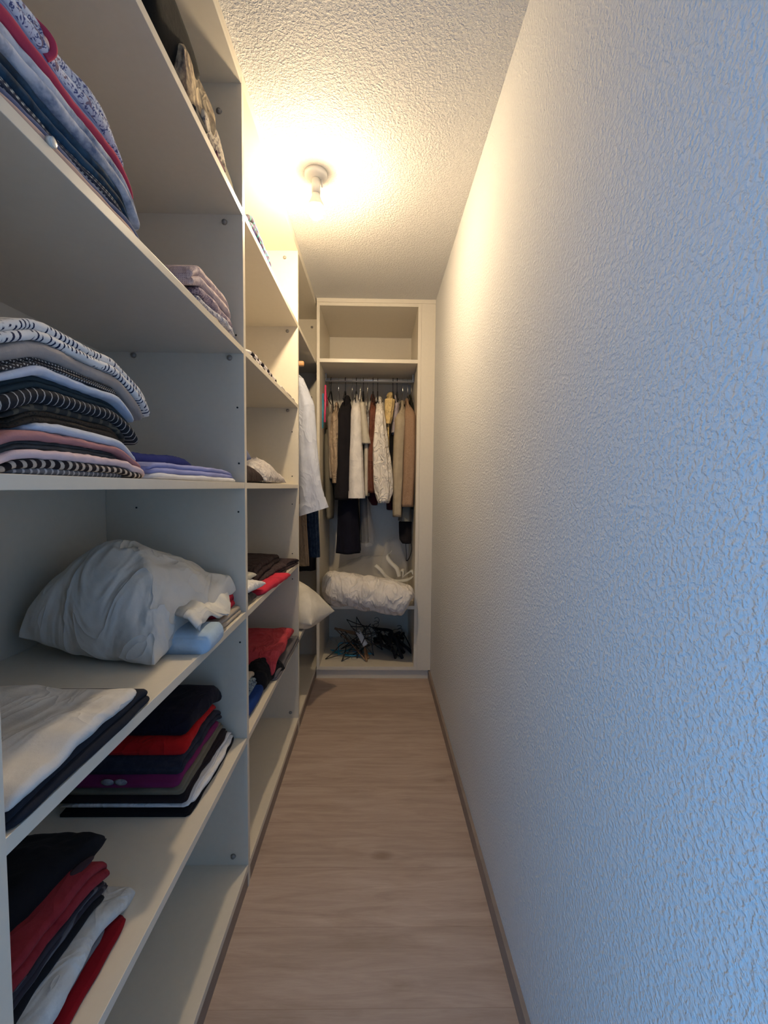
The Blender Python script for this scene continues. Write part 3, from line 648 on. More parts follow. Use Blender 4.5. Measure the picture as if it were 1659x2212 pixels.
zz = SH[6][1]; G = 'clothes on the second shelf from below of the middle unit'
f_coral = fabric('coral_red_towel', (.50, .065, .085), 'mottle', (.40, .035, .055), 20, .6, bump=.6, wrk=0.5, wsc=10.0); f_gsl = fabric('slate_grey', (.13, .125, .14)); f_sand = fabric('sand_cloth', (.56, .49, .38), 'mottle', (.46, .40, .30), 50)
f_bpat = fabric('blue_pattern', (.20, .28, .36), 'floral', (.04, .06, .12), 60, c3=(.5, .56, .6)); f_cobalt = fabric('cobalt', (.005, .035, .19))
p = Pile(zz)
folded('folded_trousers', 'slate grey trousers hanging slightly over the edge under the coral towel', 'trousers', G, f_gsl, 1.68, 2.125, -.388, .28, .034, p, lobes=2, seed=161, er=.04, e0=.5)
folded('folded_sweater', 'black sweater between the slate trousers and the coral towel', 'sweater', G, f_blk, 1.72, 2.135, -.452, .26, .030, p, lobes=2, seed=162, er=.06)
folded('folded_towel', 'coral red towel on the second shelf from below of the middle unit', 'towel', G, f_coral, 1.66, 2.05, -.400, .34, .038, p, lobes=1, seed=163, er=.06, wob=.012, rough=.010, e1=.4)
cushion('sock_pair', 'rumpled black garment in front of the coral towel', 'garment', G, f_blk, (-.52, 1.56, zz+.02), (-.425, 1.565, zz+.015), (-.384, 1.77, zz+.010), (-.52, 1.80, zz+.03), .060, .018, zmin=zz+.0005, wr=.010, wf=20, seed=164, power=.45)
p = Pile(zz)
folded('folded_cloth', 'cobalt blue cloth at the bottom of the small stack by the partition', 'cloth', G, f_cobalt, 1.32, 1.585, -.420, .22, .038, p, lobes=1, seed=165, er=.03, e1=.6)
folded('folded_shirt', 'blue patterned shirt lying over the cobalt cloth', 'shirt', G, f_bpat, 1.32, 1.60, -.448, .22, .026, p, lobes=2, seed=166, er=.03)
folded('folded_cloth', 'sand coloured cloth on top of the blue patterned shirt', 'cloth', G, f_sand, 1.32, 1.62, -.462, .22, .024, p, lobes=1, seed=167, er=.03)

# ================================================================== hanging things: builders
def hanger(label, x, yc, zr, mat, kind='wire', cat='hanger', group=None, drop=.10, half=.20, along='x', bar=True):
    """a coat hanger hooked over a rail; the rail runs along x (or along y)"""
    def P(a, z, o=0.0): return (x+o, yc+a, z) if along == 'x' else (x+a, yc+o, z)
    nm = {'wire': 'wire_hanger', 'plastic': 'plastic_hanger', 'wood': 'wooden_hanger', 'velvet': 'velvet_hanger'}[kind]
    r = empty(nm, P(0, zr), label, cat, group)
    R = .0162 if kind != 'wire' else .0150
    hk = [P(R*math.cos(a)*-1, zr+R*math.sin(a)) for a in [math.radians(d) for d in range(-35, 181, 18)]]
    # hook: round the rail, then down to the neck
    hk = [P(-R*math.cos(math.radians(d)), zr+R*math.sin(math.radians(d))) for d in range(-30, 190, 20)]
    hk += [P(R*.6, zr-.03), P(0, zr-.045), P(0, zr-drop*.62)]
    part('hook', tube(smoothpath(hk, 3), .0017 if kind == 'wire' else .0022, 6), M_CHROME if kind in ('wire', 'wood', 'plastic') else mat, r)
    zt = zr-drop*.6; rad = {'wire': .0018, 'plastic': .0042, 'wood': .007, 'velvet': .0045}[kind]
    pts = [P(-half, zt-.085), P(-half*.6, zt-.055), P(-half*.25, zt-.018), P(0, zt), P(half*.25, zt-.018), P(half*.6, zt-.055), P(half, zt-.085)]
    part('arms', tube(smoothpath(pts, 5), rad, 8), mat, r)
    if bar: part('crossbar', tube([P(-half, zt-.085), P(-half*.5, zt-.088), P(half*.5, zt-.088), P(half, zt-.085)], rad*.7, 6), mat, r)
    return r

def ring_se(xc, yc, z, hx, hy, n, amp, m, ph, seed):
    out = []
    for k in range(n):
        a = 2*math.pi*k/n; c, s = math.cos(a), math.sin(a)
        f = 1+amp*math.sin(m*a+ph+2.2*nz(z*3, seed))+amp*.7*noise.noise(Vector((c*1.5, s*1.5, z*7+seed)))
        fold = .8*hx*(amp*2.6)*math.sin(5.2*c+seed*1.9+1.6*math.sin(z*4+seed))*abs(s)**3+.25*hx*amp*4*noise.noise(Vector((c*2, seed, z*14)))*abs(s)**3
        out.append(Vector((xc+hx*f*math.copysign(abs(c)**.75, c), yc+hy*math.copysign(abs(s)**.8, s)+fold, z)))
    return out
def garment_px(name, label, cat, mat, rows, yf, yb=3.22, sleeve=True, sleeve_mat=None, group='clothes hanging in the end wardrobe', top=.0,
               amp=.10, m=9, seed=0, collar=True, cuff=False, body_end=None, inset=.8, open_bottom=True, parent=None):
    """rows: (v, left u, right u) of the front silhouette, measured at depth yf"""
    R = []
    for v, a, b in rows:
        A = at(a, v, yf); B = at(b, v, yf); R.append((A.z, (A.x+B.x)/2, (B.x-A.x)/2))
    ztop, zbot = R[0][0], R[-1][0]; yc = (yf+yb)/2
    zb = body_end if body_end else zbot+.02
    n = 44; H = []; K = 30
    for i in range(K+1):
        z = ztop-(ztop-zb)*i/K; xc, hx = interp(R, z)
        d = ztop-z; w = min(1, .30+.70*(d/.13)**.8) if d < .13 else 1
        H.append(ring_se(xc, yc+(.0 if not sleeve else .02), z, hx*(inset if sleeve else 1), (yb-yf)/2*w*(.92 if sleeve else 1), n, amp*(.3+.7*i/K), m, seed, seed))
    c = sum(H[0], Vector())/n
    rings = [[c+(p-c)*.5+Vector((0, 0, .006)) for p in H[0]]]+H
    c2 = sum(H[-1], Vector())/n
    rings.append([c2+(p-c2)*.93+Vector((0, 0, .004)) for p in H[-1]]); rings.append([c2+(p-c2)*.9+Vector((0, 0, .03)) for p in H[-1]])
    o = link(name, loft(rings), mat); tag(o, label, cat, group)
    if sleeve:
        SR = []
        for i in range(K+1):
            z = ztop-.045-(ztop-.045-zbot)*i/K; xc, hx = interp(R, z)
            k = min(1, (i/K)/.12+.25)
            yy = yf+.045+.10*max(0, 1-i/K/.14)
            SR.append(ring_se(xc, yy, z, hx*(.75+.25*k), .048*k, 36, amp, 5, seed*1.3, seed+3))
        c = sum(SR[0], Vector())/36; c2 = sum(SR[-1], Vector())/36
        rr = [[c+(p-c)*.3+Vector((0, 0, .01)) for p in SR[0]]]+SR+[[c2+(p-c2)*.88+Vector((0, 0, .003)) for p in SR[-1]], [c2+(p-c2)*.8+Vector((0, 0, .03)) for p in SR[-1]]]
        sv = part('sleeve', loft(rr), sleeve_mat or mat, o)
        if cuff:
            CR = [[c2_+(p-c2_)*1.05+Vector((0, 0, dz)) for p in ring] for ring, c2_, dz in
                  [(SR[-3], sum(SR[-3], Vector())/36, 0), (SR[-2], sum(SR[-2], Vector())/36, 0), (SR[-1], sum(SR[-1], Vector())/36, -.004)]]
            part('cuff', loft(CR, cap0=False, cap1=False), sleeve_mat or mat, sv)
    if collar:
        xc, hx = R[0][1], R[0][2]
        cr = []
        for z_, g_ in ((ztop-.030, 1.25), (ztop+.000, .85), (ztop+.008, .75), (ztop+.000, 1.0), (ztop-.022, 1.35)):
            cr.append([Vector((xc+(hx*.9+.003)*g_*math.cos(a), yc+.045*g_*math.sin(a), z_)) for a in [2*math.pi*k/20 for k in range(20)]])
        part('collar', loft(cr, cap0=False, cap1=False), mat, o)
    return o

h_olive = fabric('trouser_olive', (.17, .155, .12)); h_gbrown = fabric('hung_grey_brown', (.30, .25, .20)); h_tan = fabric('hung_tan', (.48, .36, .25), wrk=0.6, wsc=20.0); h_blk = fabric('hung_black', (.014, .012, .015))
h_nav = fabric('hung_navy_black', (.008, .008, .018)); h_white = fabric('hung_white', (.84, .80, .76), wrk=0.25, wsc=12.0); h_cream = fabric('hung_cream', (.60, .55, .45), wrk=0.2, wsc=10.0); h_leather = fabric('hung_leather', (.17, .060, .036), rough=.5, wrk=0.5, wsc=14.0)
h_white2 = fabric('hung_ivory', (.86, .80, .72), wrk=0.8, wsc=18.0); h_yel = fabric('hung_yellow', (.70, .52, .24), wrk=0.6, wsc=18.0); h_lil = fabric('hung_lilac', (.42, .37, .40), wrk=0.6, wsc=18.0); h_beige = fabric('hung_beige', (.42, .35, .25), wrk=0.2, wsc=9.0); h_tweed = fabric('hung_tweed', (.36, .235, .155), 'mottle', (.30, .19, .12), 160, wrk=0.2, wsc=8.0)
h_dol = fabric('hung_dark_olive', (.03, .03, .02)); h_ggreen = fabric('hung_grey_green', (.24, .235, .20)); h_mar = fabric('hung_maroon', (.07, .012, .018)); h_grey = fabric('hung_grey', (.22, .20, .20), 'stripe', (.5, .48, .46), 40, .4); h_silk = fabric('hung_silk', (.66, .64, .62), rough=.4, wrk=0.6, wsc=25.0)
ZR = 2.013; GH = 'hangers on the rail of the end wardrobe'
# plain plastic hangers at the left end, seen edge on
def px_hanger(label, u, mat, kind, **k): return hanger(label, at(u, 822, 3.02).x, 3.02, ZR+.0015, mat, kind, group=GH, **k)
for u, lb, mt, kd in ((699, 'blue plastic hanger at the far left of the rail', M_BLUEP, 'plastic'), (704, 'pink plastic hanger next to the blue one', M_PINKP, 'plastic'),
                      (715, 'thin dark hanger right of the pink one', M_BLACKP, 'velvet'), (731.5, 'silver wire hanger above the tan shirt', M_CHROME, 'wire'), (746, 'black hanger carrying the black jacket', M_BLACKP, 'velvet'),
                      (761, 'silver wire hanger sticking up left of the white shirt', M_CHROME, 'wire'), (770, 'black hanger carrying the long-sleeved white shirt', M_BLACKP, 'velvet'), (779, 'white plastic hanger of the cream polo shirt', M_WHITEP, 'plastic'),
                      (785, 'black hanger right behind the white plastic one', M_BLACKP, 'velvet'), (794, 'silver wire hanger of the small grey top', M_CHROME, 'wire'), (806, 'black hanger carrying the brown leather jacket', M_BLACKP, 'velvet'),
                      (816, 'black hanger carrying the crumpled ivory shirt', M_BLACKP, 'velvet'), (849, 'black hanger above the yellow jacket', M_BLACKP, 'velvet'), (858, 'black hanger between the yellow and the beige jacket', M_BLACKP, 'velvet'),
                      (870, 'silver wire hanger of the beige jacket', M_CHROME, 'wire'), (881, 'silver wire hanger of the tan tweed jacket', M_CHROME, 'wire'), (889, 'silver wire hanger at the far right of the rail', M_CHROME, 'wire')):
    px_hanger(lb, u, mt, kd, half=.13 if kd == 'plastic' and u < 710 else .17, drop=.13)
for u, yy, mt, nm in ((697.5, 2.885, M_BLUEP, 'front blue bar'), (702.5, 2.855, M_PINKP, 'front pink bar')): pass
b_ = tube([at(698, 850, 2.87), at(697, 925, 2.87)], .0045); 
tag(link('skirt_hanger', b_, M_BLUEP), 'blue plastic skirt hanger hanging down at the left wall of the wardrobe', 'hanger', GH)
b_ = tube([at(703, 832, 2.85), at(702.5, 880, 2.85), at(701.5, 912, 2.85)], .0062)
tag(link('skirt_hanger', b_, M_PINKP), 'pink plastic skirt hanger beside the blue skirt hanger', 'hanger', GH)
garment_px('trousers', 'olive grey long trousers hanging at the far left', 'trousers', h_olive, [(925, 697, 711), (1000, 697, 715), (1070, 699, 717), (1128, 703, 716)], 2.90, 3.12, sleeve=False, collar=False, seed=1, amp=.05, m=4)
garment_px('shirt', 'greyish brown shirt between the pink hanger and the tan shirt', 'shirt', h_gbrown, [(866, 709, 714), (900, 707, 719), (1000, 708, 720), (1034, 711, 718)], 2.89, 3.2, seed=2, collar=False)
garment_px('shirt', 'tan shirt with crumpled sleeve on the left side of the rail', 'shirt', h_tan, [(862, 719, 726), (880, 716, 731), (900, 714, 734), (960, 712, 735), (1000, 714, 735), (1042, 718, 728)], 2.86, 3.2, seed=3, amp=.16, cuff=True)
garment_px('jacket', 'black jacket hanging left of the white shirt', 'jacket', h_blk, [(845, 740, 752), (862, 733, 757), (900, 729, 760), (1000, 726, 759), (1080, 722, 760)], 2.84, 3.22, seed=4, amp=.07)
garment_px('dress', 'long midnight black dress reaching farthest down', 'dress', h_nav, [(1040, 730, 768), (1075, 728, 772), (1130, 727, 775), (1203, 722, 778)], 2.93, 3.16, sleeve=False, collar=False, seed=5, amp=.08, m=6)
garment_px('shirt', 'white long-sleeved shirt with a wide cuff', 'shirt', h_white, [(840, 763, 769), (850, 760, 773), (866, 759, 777), (900, 757, 779), (1000, 753, 784), (1075, 752, 787)], 2.81, 3.22, seed=6, amp=.045, cuff=True, m=6)
garment_px('shirt', 'cream short-sleeved polo shirt right of the white shirt', 'shirt', h_cream, [(842, 774, 779), (866, 776, 787), (900, 778, 792), (930, 780, 796), (958, 782, 801)], 2.83, 3.22, seed=7, amp=.04, body_end=at(785, 1072, 2.83).z)
garment_px('blouse', 'white silk blouse sleeve dangling below the polo sleeve', 'blouse', h_silk, [(955, 785, 796), (968, 788, 798), (982, 791, 796)], 2.87, 3.0, sleeve=False, collar=False, seed=8, amp=.2, group=None)
garment_px('blouse', 'small grey and white top behind the polo shirt', 'blouse', h_grey, [(868, 789, 793), (890, 790, 799), (935, 791, 801), (1000, 790, 800)], 2.89, 3.2, seed=9, collar=False)
garment_px('jacket', 'brown leather jacket in the middle of the rail', 'jacket', h_leather, [(843, 801, 808), (860, 799, 812), (900, 797, 813), (1000, 793, 810), (1065, 794, 811)], 2.86, 3.2, seed=10, amp=.12)
garment_px('shirt', 'crumpled ivory shirt in front of the brown leather jacket', 'shirt', h_white2, [(845, 812, 825), (858, 813, 829), (880, 812, 829), (920, 809, 833), (960, 806, 837), (1000, 806, 843), (1045, 808, 848), (1062, 810, 848), (1075, 813, 843), (1087, 817, 839)], 2.79, 3.22, seed=11, amp=.15, m=7)
garment_px('jacket', 'yellow ochre jacket right of the ivory shirt', 'jacket', h_yel, [(837, 838, 853), (850, 834, 854), (870, 832, 852), (900, 832, 848), (915, 834, 844)], 2.82, 3.22, seed=12, amp=.14, body_end=at(845, 1030, 2.82).z)
garment_px('shirt', 'lilac grey shirt between the yellow and the beige jacket', 'shirt', h_lil, [(845, 853, 858), (870, 852, 863), (900, 849, 860), (935, 846, 854)], 2.85, 3.2, seed=13, amp=.15)
garment_px('jacket', 'beige jacket with buttons on its sleeve', 'jacket', h_beige, [(855, 868, 878), (870, 864, 879), (885, 856, 878), (900, 853, 877), (1000, 849, 873), (1117, 849, 868)], 2.81, 3.22, seed=14, amp=.04)
bj = bpy.data.objects['jacket.003']
for k in range(4):
    q = at(864, 1092+k*5.5, 2.822); b_ = bmesh.new(); cyl(b_, q, q+Vector((.0, -.006, 0)), .0042, n=10); part('button', b_, M_BLACKP, bj)
garment_px('jacket', 'tan tweed jacket near the right end of the rail', 'jacket', h_tweed, [(850, 880, 887), (865, 878, 890), (880, 876, 896), (895, 874, 900), (1000, 871, 899), (1095, 867, 894)], 2.80, 3.22, seed=15, amp=.04)
garment_px('coat', 'dark olive coat against the right side of the wardrobe', 'coat', h_dol, [(846, 885, 892), (865, 886, 898), (900, 888, 901), (1100, 888, 901)], 2.92, 3.22, seed=16)
garment_px('skirt', 'maroon skirt showing below the ivory shirt', 'skirt', h_mar, [(1040, 797, 815), (1075, 795, 816), (1098, 806, 814)], 2.97, 3.12, sleeve=False, collar=False, seed=17, amp=.15)
garment_px('trousers', 'grey-green trousers below the tweed jacket', 'trousers', h_ggreen, [(1060, 866, 889), (1100, 865, 890), (1133, 862, 891)], 2.89, 3.10, sleeve=False, collar=False, seed=18, amp=.06)
garment_px('jacket', 'dark brown jacket hanging behind the beige one', 'jacket', h_mar, [(1030, 833, 850), (1070, 835, 850), (1108, 836, 850)], 2.99, 3.2, sleeve=False, collar=False, seed=19, amp=.06)
hb = garment_px('handbag', 'black bag with a shoulder strap hanging at the lower right', 'bag', h_blk, [(1128, 862, 891), (1150, 862, 890), (1166, 863, 890), (1181, 872, 889)], 2.92, 3.02, sleeve=False, collar=False, seed=20, amp=.05, m=3)
b_ = ribbon(smoothpath([at(876, 1172, 2.94), at(878, 1196, 2.94), at(878, 1211, 2.94), at(884, 1205, 2.95), at(889, 1188, 2.96), at(888, 1172, 2.96)]), .02, .003); part('shoulder_strap', b_, h_blk, hb)
# clear garment bag over a grey suit
m_clear, nt, b = mat_new('clear_plastic'); b.inputs['Base Color'].default_value = (.85, .87, .9, 1); b.inputs['Roughness'].default_value = .15; b.inputs['Alpha'].default_value = .15
tc = N(nt, 'ShaderNodeTexCoord'); no = N(nt, 'ShaderNodeTexNoise', i_Scale=45.0, i_Detail=3.0); nt.links.new(tc.outputs['Object'], no.inputs[0])
bu = N(nt, 'ShaderNodeBump', i_Strength=.9, i_Distance=.01); nt.links.new(no.outputs[0], bu.inputs['Height']); nt.links.new(bu.outputs[0], b.inputs['Normal'])
suit = garment_px('suit', 'dark grey suit inside a clear garment bag behind the black dress', 'suit', fabric('suit_grey', (.07, .07, .08)), [(1060, 776, 792), (1110, 777, 793), (1180, 779, 796)], 3.0, 3.14, sleeve=False, collar=False, seed=21)
garment_px('garment_bag', 'clear plastic garment bag hanging right of the long black dress', 'bag', m_clear, [(1050, 774, 794), (1100, 776, 799), (1150, 777, 808), (1178, 777, 808), (1187, 778, 796)], 2.965, 3.18, sleeve=False, collar=False, seed=22, amp=.12, group=None)

# ================================================================== corner unit: clothes on the side rail (garments face the room)
h_sblue = fabric('shirt_light_blue', (.56, .60, .72), 'stripe', (.62, .66, .78), 160, .5, axis=0, wrk=0.35, wsc=9.0)
h_jean = fabric('dark_jeans', (.016, .030, .060), 'mottle', (.03, .05, .085), 40, wrk=0.4, wsc=16.0); h_tanT = fabric('tan_trousers', (.30, .215, .14), wrk=0.4, wsc=14.0)
GC = 'clothes hanging in the corner unit'
def facing(name, label, cat, mat, yc, rows, ht=.03, sleeve=None, seed=0, cuff=True, m=7, amp=.05, close_top=True):
    """rows: (z, x left, x right); the garment spreads along x, its thickness is along y"""
    R = [(z, (a+b)/2, (b-a)/2) for z, a, b in rows]; rings = []; K = 30; n = 32
    zt, zb = R[0][0], R[-1][0]
    for i in range(K+1):
        z = zt-(zt-zb)*i/K; xc, hx = interp(R, z); q = []
        for k in range(n):
            a = 2*math.pi*k/n; c, s = math.cos(a), math.sin(a)
            q.append(Vector((xc+hx*math.copysign(abs(c)**.8, c), yc+ht*math.copysign(abs(s)**.8, s)*(1+amp*6*math.sin(m*c*2+seed+z*2)), z)))
        rings.append(q)
    c = sum(rings[0], Vector())/n; c2 = sum(rings[-1], Vector())/n
    rings = [[c+(p-c)*.6+Vector((0, 0, .006)) for p in rings[0]]]+rings+[[c2+(p-c2)*.9 for p in rings[-1]], [c2+(p-c2)*.85+Vector((0, 0, .03)) for p in rings[-1]]]
    o = link(name, loft(rings), mat); tag(o, label, cat, GC)
    if sleeve:
        S_ = [(z, (a+b)/2, (b-a)/2) for z, a, b in sleeve]; SR = []
        for i in range(25):
            z = S_[0][0]-(S_[0][0]-S_[-1][0])*i/24; xc, hx = interp(S_, z)
            SR.append([Vector((xc+hx*(1+.07*math.sin(3*a+z*8))*math.cos(a), yc-.055-.01*math.sin(z*6)+.042*math.sin(a)*(1+.10*math.sin(5*a+z*5))*(.5+.5*min(1, i/4)), z)) for a in [2*math.pi*k/24 for k in range(24)]])
        tiltz = lambda ring, k: [p+Vector((0, 0, k*(p.x-sum(q.x for q in ring)/24))) for p in ring]
        SR[-1] = tiltz(SR[-1], .32); SR[-2] = tiltz(SR[-2], .30); SR[-3] = tiltz(SR[-3], .28); SR[-4] = tiltz(SR[-4], .2)
        c = sum(SR[0], Vector())/24; c2 = sum(SR[-1], Vector())/24
        sv = part('sleeve', loft([[c+(p-c)*.3+Vector((0, 0, .01)) for p in SR[0]]]+SR+[[c2+(p-c2)*.9 for p in SR[-1]], [c2+(p-c2)*.85+Vector((0, 0, .03)) for p in SR[-1]]]), mat, o)
        if cuff:
            cs = []
            for g, kz, ring in ((1.04, 0, SR[-3]), (1.08, 0, SR[-2]), (1.10, -.003, SR[-1])):
                cc = sum(ring, Vector())/24; cs.append([cc+(p-cc)*g+Vector((0, 0, kz)) for p in ring])
            part('cuff', loft(cs, cap0=False, cap1=False), mat, sv)
    return o
YS = 2.46
sx = lambda u, v, Y=YS: at(u, v, Y).x
sz = lambda v, Y=YS: at(670, v, Y).z
facing('shirt', 'light blue shirt whose long sleeve hangs out of the corner unit', 'shirt', h_sblue, YS, [(sz(800)+.03, -.66, -.56), (sz(815), -.70, sx(655, 815)), (sz(840), -.78, sx(664, 840)), (sz(900), -.80, sx(660, 900)), (sz(1080), -.79, -.44)], ht=.03,
       sleeve=[(sz(822), -.47, sx(657, 822)), (sz(845), -.46, sx(668, 845)), (sz(880), -.455, sx(681, 880)), (sz(950), -.45, sx(687, 950)), (sz(1030), -.44, sx(697, 1030)), (sz(1085), -.435, sx(705, 1085)), (sz(1103), -.432, sx(709, 1103))], seed=2)
hanger('wooden hanger of the light blue shirt in the corner unit', -.61, YS, 1.9815, M_WOOD, 'wood', group='hangers in the corner unit', along='y', half=.17, drop=.12)
hw = hanger('empty wooden hanger with an orange tip, highest in the corner unit', -.61, 2.338, 1.9815, M_WOOD, 'wood', group='hangers in the corner unit', along='y', half=.10, drop=.08, bar=False)
b_ = bmesh.new(); q = at(652, 786, 2.34); bx(b_, q.x-.06, q.x+.012, 2.325, 2.352, q.z-.013, q.z+.013, bev=.006)
cyl(b_, (-.61, 2.338, q.z-.004), (q.x-.05, 2.338, q.z), .009, n=12)
part('arm_end', b_, M_WOOD, hw, label='light wooden end poking out beside the far partition')
hanger('dark hanger behind the light blue shirt', -.61, 2.62, 1.9815, M_BLACKP, 'velvet', group='hangers in the corner unit', along='y', half=.17)
facing('trousers', 'tan trousers hanging below the light blue sleeve', 'trousers', h_tanT, 2.56, [(1.30, -.52, -.435), (1.1, -.52, at(662, 1130, 2.56).x), (at(660, 1222, 2.56).z, -.50, at(668, 1222, 2.56).x)], ht=.02, seed=5)
facing('jeans', 'dark blue jeans hanging beside the tan trousers', 'jeans', h_jean, 2.60, [(1.30, -.44, -.375), (1.12, -.435, at(688, 1112, 2.60).x), (at(680, 1203, 2.60).z, -.415, at(691.5, 1203, 2.60).x)], ht=.026, seed=6)
facing('coat', 'long black coat deep inside the corner unit', 'coat', h_blk, 2.80, [(1.93, -.66, -.56), (1.86, -.78, -.43), (1.4, -.79, -.412), (.72, -.79, -.406)], ht=.06, seed=7)
facing('coat', 'black coat hanging in front of the long black coat', 'coat', h_nav, 2.70, [(1.90, -.66, -.56), (1.84, -.78, -.45), (1.4, -.79, -.425), (.80, -.79, -.42)], ht=.03, seed=8)
# pillow on the low shelf of the corner unit
f_pil2 = fabric('ivory_pillowcase', (.70, .66, .58), bump=.2, wrk=0.3, wsc=6.0)
zz = SH[6][1]
cushion('pillow', 'ivory pillow with a pointed corner jutting out of the corner unit', 'pillow', None, f_pil2, (-.70, 2.26, zz+.12), (-.345, 2.235, zz+.045), (at(723, 1320, 2.42).x, 2.42, at(723, 1320, 2.42).z), (-.66, 2.66, zz+.16), .15, .10, zmin=zz-.025, n=60, bow=.10, power=.55, wr=.004, wf=9, seed=7, lumps=.006)

# ================================================================== end wardrobe, low shelf: duvet in its bag
f_duvet = fabric('duvet_white', (.84, .79, .74), bump=.25, wrk=0.7, wsc=12.0)
zz = .4955
def roll():
    rings = []; K = 60
    for i in range(K+1):
        s = i/K; A = Vector((-.368, 2.80, zz+.118)); B = Vector((.215, 2.70, zz+.052)); c = A+(B-A)*s
        e = min(1, math.sqrt(max(0, 1-(1-min(1, s/.17))**2))+.02)*min(1, math.sqrt(max(0, 1-(1-min(1, (1-s)/.07))**2))*.75+.27)
        rz = (.104-.012*s)*e; ry = (.125-.02*s)*e; ring = []
        for k in range(44):
            a = 2*math.pi*k/44
            p = Vector((c.x+.03*s*math.sin(a), c.y+ry*math.cos(a), c.z+rz*math.sin(a)))
            w = .013*(1-2.4*abs(noise.noise(Vector((p.x*8+p.z*16, p.y*3, p.z*4)))))+.006*(1-2*abs(noise.noise(Vector((p.x*20-p.z*22, p.y*8, 3)))))+.004*noise.noise(p*30)
            p += Vector((0, math.cos(a), math.sin(a)))*w*e
            if p.y > 2.745: p.z = max(p.z, zz+.0008)
            ring.append(p)
        rings.append(ring)
    return loft(rings)
dv = tag(link('duvet', roll(), f_duvet), 'white rolled duvet lying slanted on the low shelf of the end wardrobe', 'duvet')
bag = cushion('storage_bag', 'clear plastic storage bag with white handles behind the duvet', 'bag', None, m_clear, (-.33, 2.90, zz+.10), (.10, 2.88, zz+.10), (.20, 3.24, zz+.20), (-.25, 3.24, zz+.12), .12, .09, zmin=zz+.0008, wr=.015, wf=12, seed=9, power=.3)
cushion('plastic_wrap', 'crumpled clear plastic standing up against the back of the wardrobe', 'plastic sheet', None, m_clear, (.00, 3.02, zz+.16), (.215, 3.02, zz+.14), (.235, 3.14, zz+.14), (.05, 3.16, zz+.18), .24, .12, zmin=zz+.0008, wr=.02, wf=14, seed=19, power=.6, bow=.15)
M_STRAP = fabric('white_webbing', (.70, .68, .62))
def strap(pts, w=.024): part('handle', ribbon(smoothpath(pts, 8), w, .003, (.5, .5, .6)), M_STRAP, bag, label='white webbing handle')
strap([at(811, 1221, 2.90), at(822, 1231, 2.89), at(836, 1247, 2.88), at(853, 1255, 2.88), at(878, 1253, 2.88), at(893, 1243, 2.88), at(890, 1233, 2.90), at(878, 1240, 2.92), at(869, 1248, 2.94)])
strap([at(846, 1190, 2.99), at(838, 1203, 2.97), at(844, 1215, 2.95), at(857, 1228, 2.93), at(863, 1246, 2.91)], .030)
strap([at(864, 1246, 2.93), at(866, 1234, 2.94), at(872, 1233, 2.94), at(871, 1246, 2.94)])

# ================================================================== end wardrobe, bottom: heap of loose hangers
zz = .087; random.seed(4)
def loose(label, kind, mat, c, yaw, pitch, rollv, half=.19, hookmat=None, group='loose hangers heaped on the wardrobe floor', bar=True, rad=None):
    nm = {'wire': 'wire_hanger', 'plastic': 'plastic_hanger', 'wood': 'wooden_hanger', 'velvet': 'velvet_hanger'}[kind]
    r = empty(nm, (0, 0, 0), label, 'hanger', group)
    rad = rad or {'wire': .0018, 'plastic': .004, 'wood': .0085, 'velvet': .006}[kind]
    M = Matrix.Translation(c) @ Matrix.Rotation(yaw, 4, 'Z') @ Matrix.Rotation(pitch, 4, 'X') @ Matrix.Rotation(rollv, 4, 'Y')
    def tr(pts): return [(M @ Vector(p)) for p in pts]
    def fix(bm):
        return bm
    arms = [(-half, -.085, 0), (-half*.6, -.05, 0), (-half*.25, -.012, 0), (0, 0, 0), (half*.25, -.012, 0), (half*.6, -.05, 0), (half, -.085, 0)]
    hook = [(0, 0, 0), (0, .03, 0), (.016, .045, 0), (.022, .062, 0), (.014, .078, 0), (-.004, .082, 0), (-.017, .072, 0), (-.019, .060, 0)]
    allp = tr(arms+hook); low = min(p.z for p in allp)-rad
    lift = max(0, zz+.0006-low); M = Matrix.Translation((0, 0, lift)) @ M
    r.location = c; ORI[r.name] = Vector(c)
    part('arms', tube(smoothpath(tr(arms), 4), rad, 8), mat, r)
    part('hook', tube(smoothpath(tr(hook), 4), .0018, 6), hookmat or M_CHROME, r)
    if bar: part('crossbar', tube(tr([arms[0], (-half*.5, -.088, 0), (half*.5, -.088, 0), arms[-1]]), min(rad*.7, .004), 6), mat, r)
    return r
B = M_BLUEP; R_ = math.radians
loose('flat blue plastic hanger lying frontmost on the wardrobe floor', 'plastic', B, Vector((-.19, 2.90, zz+.012)), R_(168), R_(3), 0, .16)
loose('blue plastic hanger lying farther back at the left wall', 'plastic', B, Vector((-.27, 3.08, zz+.02)), R_(60), R_(18), 0, .13)
loose('teal plastic hanger under the wire ones', 'plastic', plain('teal_plastic', (.02, .25, .27), .3), Vector((-.17, 2.93, zz+.008)), R_(200), 0, 0, .12)
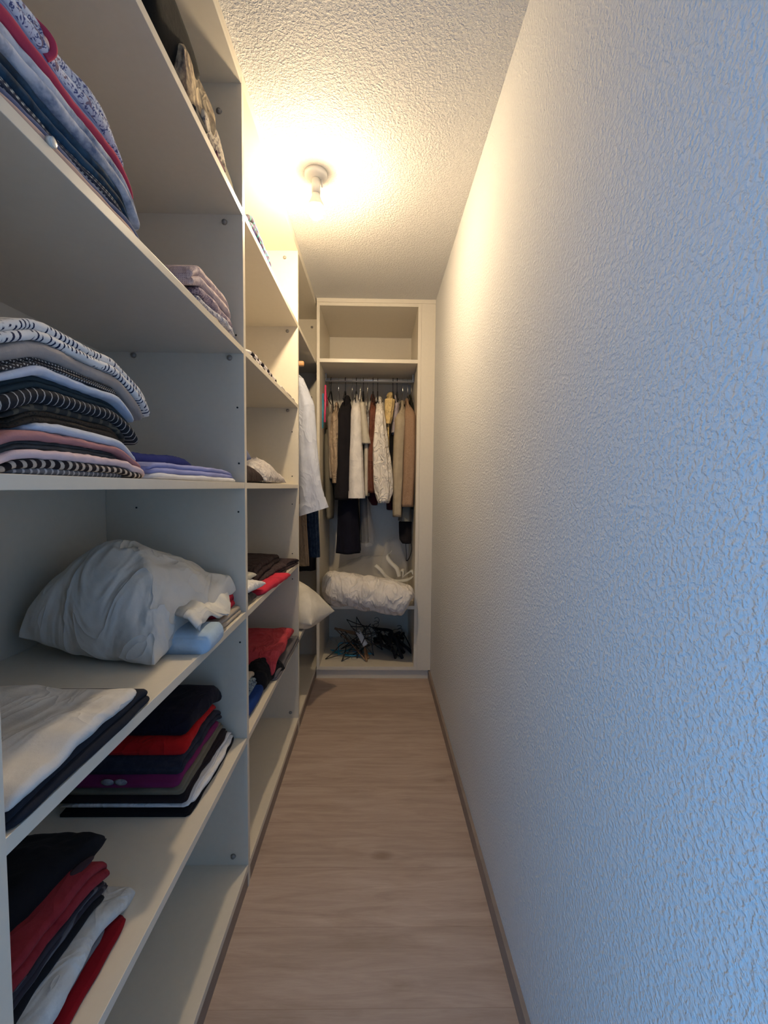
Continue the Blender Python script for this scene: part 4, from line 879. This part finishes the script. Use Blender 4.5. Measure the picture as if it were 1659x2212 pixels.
M_WOOD2 = plain('dull_hanger_wood', (.34, .19, .10), .45)
loose('reddish wooden hanger pointing at the front of the heap', 'wood', M_WOOD2, Vector((-.10, 3.00, zz+.085)), R_(-62), R_(22), R_(20), .19)
wp = loose('wooden hanger wearing a white paper sleeve', 'wood', M_WOOD2, Vector((-.12, 3.03, zz+.11)), R_(-56), R_(30), R_(22), .19)
b_ = ribbon([at(772, 1362, 2.97), at(778, 1372, 2.95), at(784, 1384, 2.93), at(790, 1394, 2.91)], .035, .002, (1, 0, .3)); part('paper_sleeve', b_, M_PAPER, wp, label='white paper sleeve')
M_DWIRE = plain('dark_wire', (.06, .055, .05), .4, metal=.5)
for k, lb in enumerate(['dark wire hanger with its hook raised highest at the left', 'dark wire hanger leaning in the left part of the heap', 'dark wire hanger lying across the wooden ones', 'dark wire hanger close to the blue one', 'dark wire hanger at the bottom of the left heap', 'dark wire hanger tangled behind the wooden ones', 'dark wire hanger propped against the white paper sleeve', 'dark wire hanger bent over the teal plastic one', 'dark wire hanger on top of the left heap']):
    loose(lb, 'wire', M_DWIRE, Vector((-.22+.024*k, 2.96+.03*(k % 3), zz+.05+.012*k)), R_(20+37*k), R_(30+9*(k % 3)), R_(-15+11*k), .16, M_DWIRE, rad=.0036)
for k, lb in enumerate(['black velvet hanger in the middle beside the wooden ones', 'black velvet hanger lowest in the dark heap', 'black velvet hanger leaning on the dark heap', 'black velvet hanger with its arm reaching to the front right', 'black velvet hanger near the right wall', 'black velvet hanger topmost of the dark heap', 'black velvet hanger at the back of the dark heap', 'black velvet hanger squeezed against the wooden ones', 'black velvet hanger tilted in the centre of the dark heap']):
    loose(lb, 'velvet', M_BLACKP, Vector(((-.01, .06, .10, .13, .16, .12, .09, .02, .11)[k], 3.00+.035*(k % 3), zz+.03+.012*k)), R_((100, 70, 115, -60, 105, 80, 95, 60, -70)[k]), R_(24+8*(k % 4)), R_((12, 20, -14, 16, -10, 8, -20, 25, 10)[k]), .15, M_BLACKP, rad=.0115)
